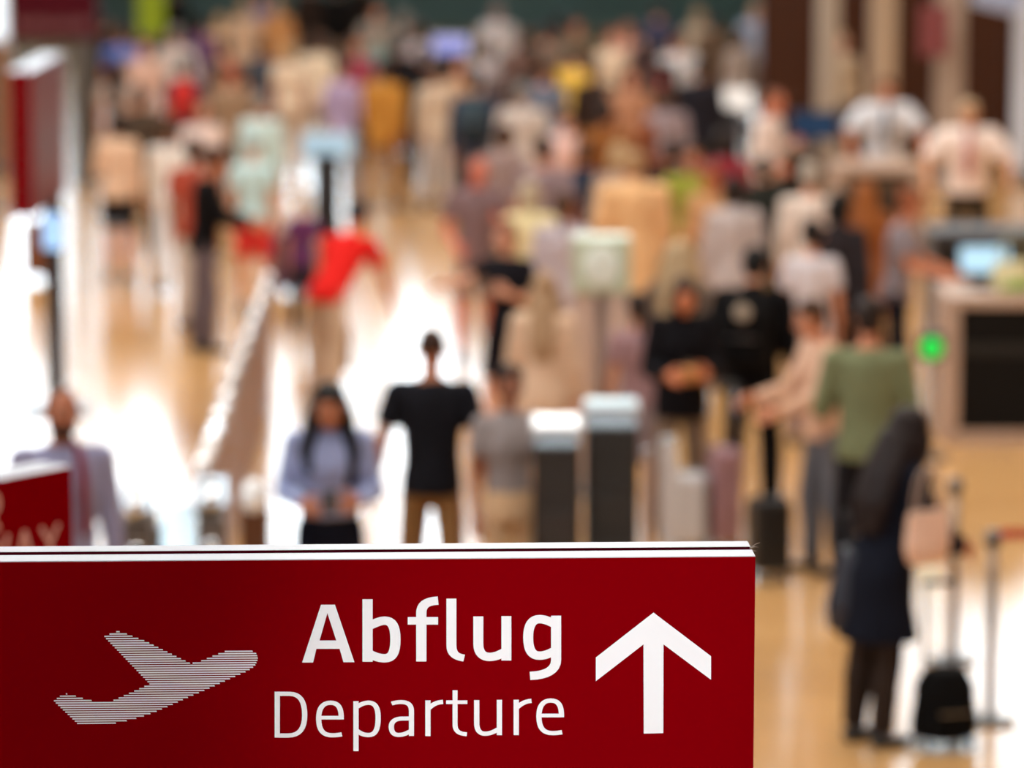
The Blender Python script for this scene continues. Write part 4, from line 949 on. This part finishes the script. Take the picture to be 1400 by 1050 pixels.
person(('h', 414, 268), 1.20, 175, 'f', 'stand', ('tee', (98, 52, 96)), ('trousers', (60, 56, 70)), ('short', (186, 132, 70)), SK1, 'child with golden brown hair in a plum top')
# centre crowd
person(('h', 470, 82), 1.70, 165, 'f', 'hold', ('long', (170, 154, 190)), ('trousers', (128, 124, 132)), ('short', BRN), SK4, 'woman in a lavender blouse near the blue grey screen kiosk')
person(('h', 488, 50), 1.72, 5, 'f', 'stand', ('tee', (156, 66, 86)), ('trousers', (70, 50, 60)), ('bob', BRN), SK1, 'woman in a magenta top behind the lavender blouse')
person(('h', 526, 82), 1.76, 160, 'm', 'walk', ('jacket', (178, 124, 54)), ('trousers', (150, 112, 70)), ('short', BLK), SK2, 'man in a mustard jacket walking away')
person(('h', 552, 16), 1.76, 185, 'm', 'stand', ('jacket', (116, 112, 108)), ('trousers', (84, 82, 84)), ('short', GRY), SK1, 'man in a grey jacket far back beside the tall kiosk')
person(('h', 515, 6), 1.74, 20, 'm', 'stand', ('jacket', (160, 148, 136)), ('trousers', (94, 88, 84)), ('short', BRN), SK1, 'man in a stone coloured jacket far back')
person(('h', 594, 86), 1.68, 190, 'f', 'stand', ('long', (206, 188, 168)), ('trousers', (206, 200, 198)), ('short', BRN), SK1, 'woman in a sand blouse and off white trousers')
person(('h', 578, 62), 1.72, 180, 'm', 'stand', ('jacket', (36, 32, 36)), ('trousers', (60, 56, 60)), ('short', BLK), SK2, 'man in a black jacket in front of the tall kiosk')
person(('h', 628, 78), 1.74, 12, 'm', 'walk', ('long', (196, 160, 128)), ('trousers', (128, 104, 88)), ('short', BRN), SK1, 'man in a light tan shirt walking towards us behind the navy backpacker')
n1 = person(('h', 648, 96), 1.78, 178, 'm', 'stand', ('long', (56, 62, 86)), ('trousers', (60, 66, 78)), ('short', DBR), SK2, 'man in a dusty navy shirt seen from behind')
worn(n1, None, (58, 74, 84), 'slate blue backpack on the man in the navy shirt', z=.98, h=.52, w_=.36, d=.2)
person(('h', 680, 6), 1.78, 175, 'm', 'stand', ('coat', (196, 190, 192)), ('trousers', (170, 160, 160)), ('short', (160, 140, 134)), SK1, 'tall person in a silver grey coat far back, right of the tall kiosk')
person(('h', 718, 40), 1.72, 200, 'f', 'stand', ('jacket', (136, 108, 102)), ('trousers', (96, 84, 84)), ('long', BRN), SK1, 'woman in a brown mauve jacket next to the silver grey coat')
person(('h', 714, 114), 1.74, 182, 'm', 'stand', ('coat', (194, 184, 178)), ('trousers', (182, 174, 170)), ('short', GRY), SK1, 'person in a long pale grey coat in the centre crowd')
person(('h', 745, 84), 1.72, 170, 'm', 'stand', ('tee', (104, 114, 134)), ('trousers', (90, 90, 96)), ('short', BRN), SK1, 'man in a steel blue t-shirt left of the yellow shirt')
person(('h', 786, 66), 1.72, 176, 'm', 'hold', ('tee', (240, 196, 84)), ('trousers', (120, 118, 50)), ('short', DBR), SK1, 'man in a bright yellow t-shirt in the centre crowd')
person(('h', 774, 152), 1.58, 12, 'f', 'hold', ('tee', (226, 192, 186)), ('trousers', (170, 150, 156)), ('short', BRN), SK4, 'woman in a rose white t-shirt below the yellow shirt')
person(('h', 828, 138), 1.80, 172, 'm', 'stand', ('jacket', (130, 80, 38)), ('trousers', (100, 90, 40)), ('short', DBR), SK2, 'man in a chestnut brown jacket')
person(('h', 838, 40), 1.72, 20, 'f', 'stand', ('long', (230, 208, 182)), ('trousers', (150, 140, 130)), ('short', AUB), SK4, 'woman in a cream shirt far back on the right of the yellow shirt')
person(('h', 858, 30), 1.74, 185, 'm', 'stand', ('tee', (190, 140, 130)), ('trousers', (90, 80, 80)), ('buzz', (170, 110, 90)), SK1, 'man in a dusty pink t-shirt behind the cream shirt')
person(('h', 862, 92), 1.72, 8, 'm', 'stand', ('tee', (176, 128, 100)), ('trousers', (120, 90, 74)), ('short', BRN), SK1, 'man in a terracotta beige t-shirt behind the chestnut jacket')
z2 = person(('h', 896, 58), 1.72, 178, 'm', 'stand', ('jacket', (30, 26, 32)), ('trousers', (70, 50, 56)), ('short', BLK), SK2, 'man in a black jacket with a crimson backpack')
worn(z2, None, (168, 22, 40), 'crimson backpack on the man beside the white shirt traveller', z=.92, h=.42)
person(('h', 928, 44), 1.74, 182, 'm', 'stand', ('long', (206, 206, 212)), ('trousers', (60, 60, 70)), ('short', BRN), SK1, 'man in a white shirt left of the white topped kiosk')
person(('h', 900, 4), 1.74, 170, 'm', 'stand', ('tee', (62, 66, 96)), ('trousers', (60, 56, 64)), ('short', DBR), SK1, 'man in an indigo t-shirt far back at the teal wall')
person(('h', 912, 118), 1.72, 175, 'f', 'stand', ('jacket', (146, 130, 134)), ('trousers', (160, 110, 84)), ('bob', BRN), SK1, 'woman in a grey mauve jacket below the crimson backpack')
person(('h', 744, 34), 1.72, 180, 'm', 'stand', ('tee', (128, 112, 100)), ('trousers', (88, 76, 70)), ('short', DBR), SK2, 'man in a taupe t-shirt before the teal wall')
person(('h', 788, 24), 1.74, 12, 'm', 'stand', ('tee', (120, 104, 84)), ('trousers', (84, 70, 60)), ('short', DBR), SK2, 'man in an olive brown t-shirt before the teal wall')
ag = person(('h', 866, 206), 1.78, 192, 'm', 'carry', ('coat', (226, 182, 134)), ('trousers', (170, 118, 76)), ('short', (190, 150, 106)), SK1, 'person in a roomy caramel coat seen from behind', wide=1.12)
person(('h', 800, 194), 1.66, 178, 'm', 'stand', ('jacket', (32, 62, 92)), ('trousers', (60, 64, 76)), ('short', BRN), SK2, 'man in a dark teal blue jacket left of the caramel coat')
person(('h', 724, 248), 1.66, 186, 'f', 'stand', ('jacket', (226, 214, 168)), ('trousers', (150, 156, 60)), ('bob', (210, 190, 160)), SK4, 'woman in a pale yellow jacket and olive trousers behind the pointing woman')
person(('h', 770, 262), 1.70, 175, 'f', 'stand', ('jacket', (186, 176, 184)), ('trousers', (190, 170, 160)), ('tail', BRN), SK1, 'woman in a lilac grey jacket left of the totem')
person(('h', 872, 400), 1.50, 188, 'f', 'stand', ('tee', (160, 128, 134)), ('skirt', (150, 136, 142)), ('tail', DBR), SK1, 'girl in a dusty mauve top next to the woman with the paper cup')
person(('h', 745, 372), 1.66, 170, 'f', 'carry', ('jacket', (214, 184, 158)), ('trousers', (206, 176, 152)), ('long', (196, 160, 124)), SK4, 'woman in a beige jacket and long fair hair left of the totem')
# right crowd and the agents
person(('h', 946, 196), 1.72, 10, 'm', 'stand', ('tee', (150, 156, 62)), ('trousers', (60, 54, 44)), ('short', DBR), SK2, 'man in a yellow green t-shirt right of the caramel coat')
person(('h', 972, 226), 1.70, -30, 'm', 'phone', ('jacket', (190, 144, 102)), ('trousers', (36, 40, 42)), ('short', AUB), (212, 130, 84), 'man in a camel jacket looking down at his hands')
person(('h', 1004, 240), 1.72, 178, 'f', 'stand', ('jacket', (184, 172, 170)), ('trousers', (60, 50, 50)), ('bob', DBR), SK1, 'woman in a light grey jacket behind the man in black')
person(('h', 1060, 124), 1.78, 62, 'm', 'hold', ('long', (230, 214, 206)), ('trousers', (42, 58, 46)), ('buzz', (150, 100, 80)), (206, 124, 92), 'man in a white shirt and dark green trousers, one forearm raised')
person(('h', 1108, 222), 1.74, 178, 'm', 'stand', ('long', (222, 206, 194)), ('trousers', (66, 60, 62)), ('short', (200, 186, 170)), SK1, 'white haired man in a cream shirt seen from behind')
person(('h', 1184, 248), 1.62, 196, 'f', 'stand', ('coat', (150, 92, 56)), ('trousers', (96, 60, 44)), ('long', (172, 100, 46)), SK1, 'woman with long auburn hair and a brown coat')
person(('h', 1246, 260), 1.71, 72, 'f', 'give', ('tee', (142, 132, 138)), ('trousers', (26, 30, 46)), ('bun', AUB), (208, 132, 98), 'woman in a grey top leaning to the nearest counter')
person(('h', 1110, 300), 1.66, 176, 'f', 'stand', ('tee', (206, 200, 206)), ('trousers', (150, 130, 130)), ('short', BLK), SK1, 'woman in a white t-shirt left of the auburn woman')
person(('h', 1325, 138), 1.80, -4, 'm', 'counter', ('loose', (234, 218, 210)), ('trousers', (26, 24, 28)), ('short', (206, 176, 140)), (208, 148, 108), 'fair haired check-in agent in a white shirt and pink tie', extra=ex_tie((176, 92, 92)), wide=1.1)
person(('h', 1212, 108), 1.78, 2, 'm', 'counter', ('loose', (220, 224, 232)), ('trousers', (26, 28, 36)), ('short', (120, 76, 52)), (202, 128, 94), 'check-in agent in a white shirt and dark blue tie', extra=ex_tie((38, 48, 80)), wide=1.1)
person(('h', 1034, 4), 1.76, 150, 'm', 'hold', ('long', (160, 172, 196)), ('trousers', (70, 70, 84)), ('short', (206, 170, 136)), SK4, 'man in a pale blue shirt at the far desk')
person(('h', 1076, 30), 1.74, 180, 'm', 'stand', ('jacket', (66, 58, 56)), ('trousers', (40, 36, 38)), ('short', DBR), SK2, 'man in a dark grey jacket right of the far desk')
person(('h', 956, 10), 1.70, 160, 'f', 'stand', ('coat', (176, 158, 138)), ('trousers', (120, 110, 104)), ('bob', (190, 164, 128)), SK4, 'blonde woman in a greige coat far back on the right')
person(('h', 1152, 46), 1.72, 8, 'f', 'stand', ('long', (206, 184, 156)), ('trousers', (120, 110, 104)), ('bun', BLD), SK4, 'agent in a light beige blouse behind the far counter')
# things on the nearest counter
q = at(1378, 392, 1.09)
tq = tote((q.x, d1+.35, 1.09), R(20), (206, 196, 150), 'cream and green bag lying on the nearest counter', w_=.34, h=.22, d=.2)
mb = MB(); mb.ell((0.02, -.02, .05), (.17, .11, .055)); mb.obj('green_panel', cloth((128, 170, 66)), tq, True)
p = at(50, 384, 0); suitcase((p.x, p.y, 0), R(10), (120, 66, 30), 'brown suitcase standing left of the black sign pole', h=.55, w_=.24, handle=False)
# deep crowd between the nearer figures, mostly dark clothes
DEEP = [
 (142, 22, 'm', 'jacket', (70, 58, 44), (50, 44, 40), DBR, 'man in an olive brown jacket below the hall sign edge'),
 (166, 34, 'm', 'tee', (92, 116, 190), (60, 60, 76), BRN, 'man in a cornflower blue t-shirt left of the lime banner'),
 (238, -22, 'm', 'jacket', (34, 32, 34), (40, 36, 38), BLK, 'man in a black jacket right behind the lime banner'),
 (302, 20, 'f', 'coat', (214, 176, 140), (120, 100, 84), BLD, 'woman in a light apricot coat right of the purple jacket'),
 (310, 52, 'm', 'tee', (104, 92, 80), (60, 54, 50), DBR, 'man in a dull brown t-shirt above the rust red cap'),
 (356, 52, 'm', 'jacket', (64, 70, 82), (44, 46, 54), DBR, 'man in a gunmetal jacket behind the grey haired cyan shirt'),
 (395, 58, 'f', 'tee', (230, 210, 186), (200, 180, 160), BLD, 'woman in an ivory t-shirt and sand trousers in the far left crowd'),
 (434, 44, 'f', 'long', (226, 206, 180), (190, 176, 160), BRN, 'brown haired woman in a vanilla blouse in the far left crowd'),
 (492, -34, 'm', 'jacket', (44, 36, 34), (36, 32, 34), BLK, 'man in a very dark brown jacket next to the stone jacket'),
 (502, 34, 'm', 'long', (128, 150, 146), (84, 90, 90), GRY, 'man in a sage shirt above the mustard jacket'),
 (548, 52, 'm', 'jacket', (30, 27, 29), (60, 46, 40), BLK, 'man in a jet black jacket right above the mustard jacket'),
 (572, 30, 'f', 'long', (186, 176, 180), (96, 92, 98), BRN, 'woman in a silver blouse left of the tall kiosk'),
 (664, 56, 'f', 'long', (176, 170, 176), (110, 104, 108), BRN, 'woman in an ash grey blouse right of the tall kiosk'),
 (690, 76, 'm', 'jacket', (92, 78, 76), (70, 60, 60), DBR, 'man in a cocoa jacket behind the long pale grey coat'),
 (732, 66, 'm', 'jacket', (70, 54, 50), (54, 46, 46), DBR, 'man in an blackish brown jacket left of the steel blue t-shirt'),
 (764, 20, 'f', 'jacket', (88, 66, 60), (60, 50, 48), BLK, 'woman in a maroon brown jacket before the teal wall'),
 (812, 84, 'm', 'jacket', (74, 56, 50), (50, 42, 42), DBR, 'man in a walnut brown jacket right of the yellow shirt'),
 (874, 62, 'f', 'jacket', (84, 62, 58), (50, 44, 46), DBR, 'woman in a dark rosewood jacket left of the crimson backpack'),
 (958, 82, 'm', 'jacket', (46, 44, 54), (40, 36, 42), BLK, 'man in a dark slate jacket left of the white topped kiosk'),
 (976, 22, 'm', 'jacket', (96, 76, 60), (60, 50, 44), DBR, 'man in a hazel brown jacket beyond the white topped kiosk'),
 (1012, 40, 'f', 'long', (176, 160, 150), (70, 60, 58), BRN, 'woman in an oatmeal blouse left of the pale blue shirt man'),
 (884, 168, 'f', 'jacket', (112, 62, 44), (60, 46, 42), AUB, 'woman in a russet jacket behind the caramel coat'),
 (920, 190, 'm', 'jacket', (66, 52, 46), (40, 36, 38), DBR, 'man in a dark brown jacket right behind the caramel coat'),
 (1046, 214, 'm', 'jacket', (50, 52, 46), (34, 34, 36), DBR, 'man in a dark moss jacket behind the man in black'),
 (990, 176, 'f', 'jacket', (140, 44, 56), (50, 44, 50), DBR, 'woman in a wine red jacket below the white topped kiosk'),
 (1146, 262, 'f', 'jacket', (60, 52, 56), (46, 42, 46), BLK, 'woman in a smoky jacket between the white t-shirt and the auburn woman'),
 (690, 168, 'f', 'long', (150, 130, 128), (120, 108, 108), BRN, 'woman in a mushroom blouse left of the long pale grey coat'),
 (742, 186, 'm', 'tee', (140, 122, 128), (120, 112, 118), DBR, 'man in a heather t-shirt right of the long pale grey coat'),
 (846, 196, 'f', 'jacket', (176, 150, 132), (110, 84, 66), BLD, 'woman in a biscuit jacket behind the caramel coat shoulder'),
]
for i, (px, py, sx, kind, c1, c2, hc, lab) in enumerate(DEEP):
    person(('h', px, py), 1.64 + 0.17*((i*7) % 10)/10, 178 + ((i*37) % 50) - 25, sx, ('stand', 'walk')[i % 2], (kind, c1), ('trousers', c2), (('short', 'bob')[sx == 'f'], hc), (SK1, SK2)[i % 2], lab)
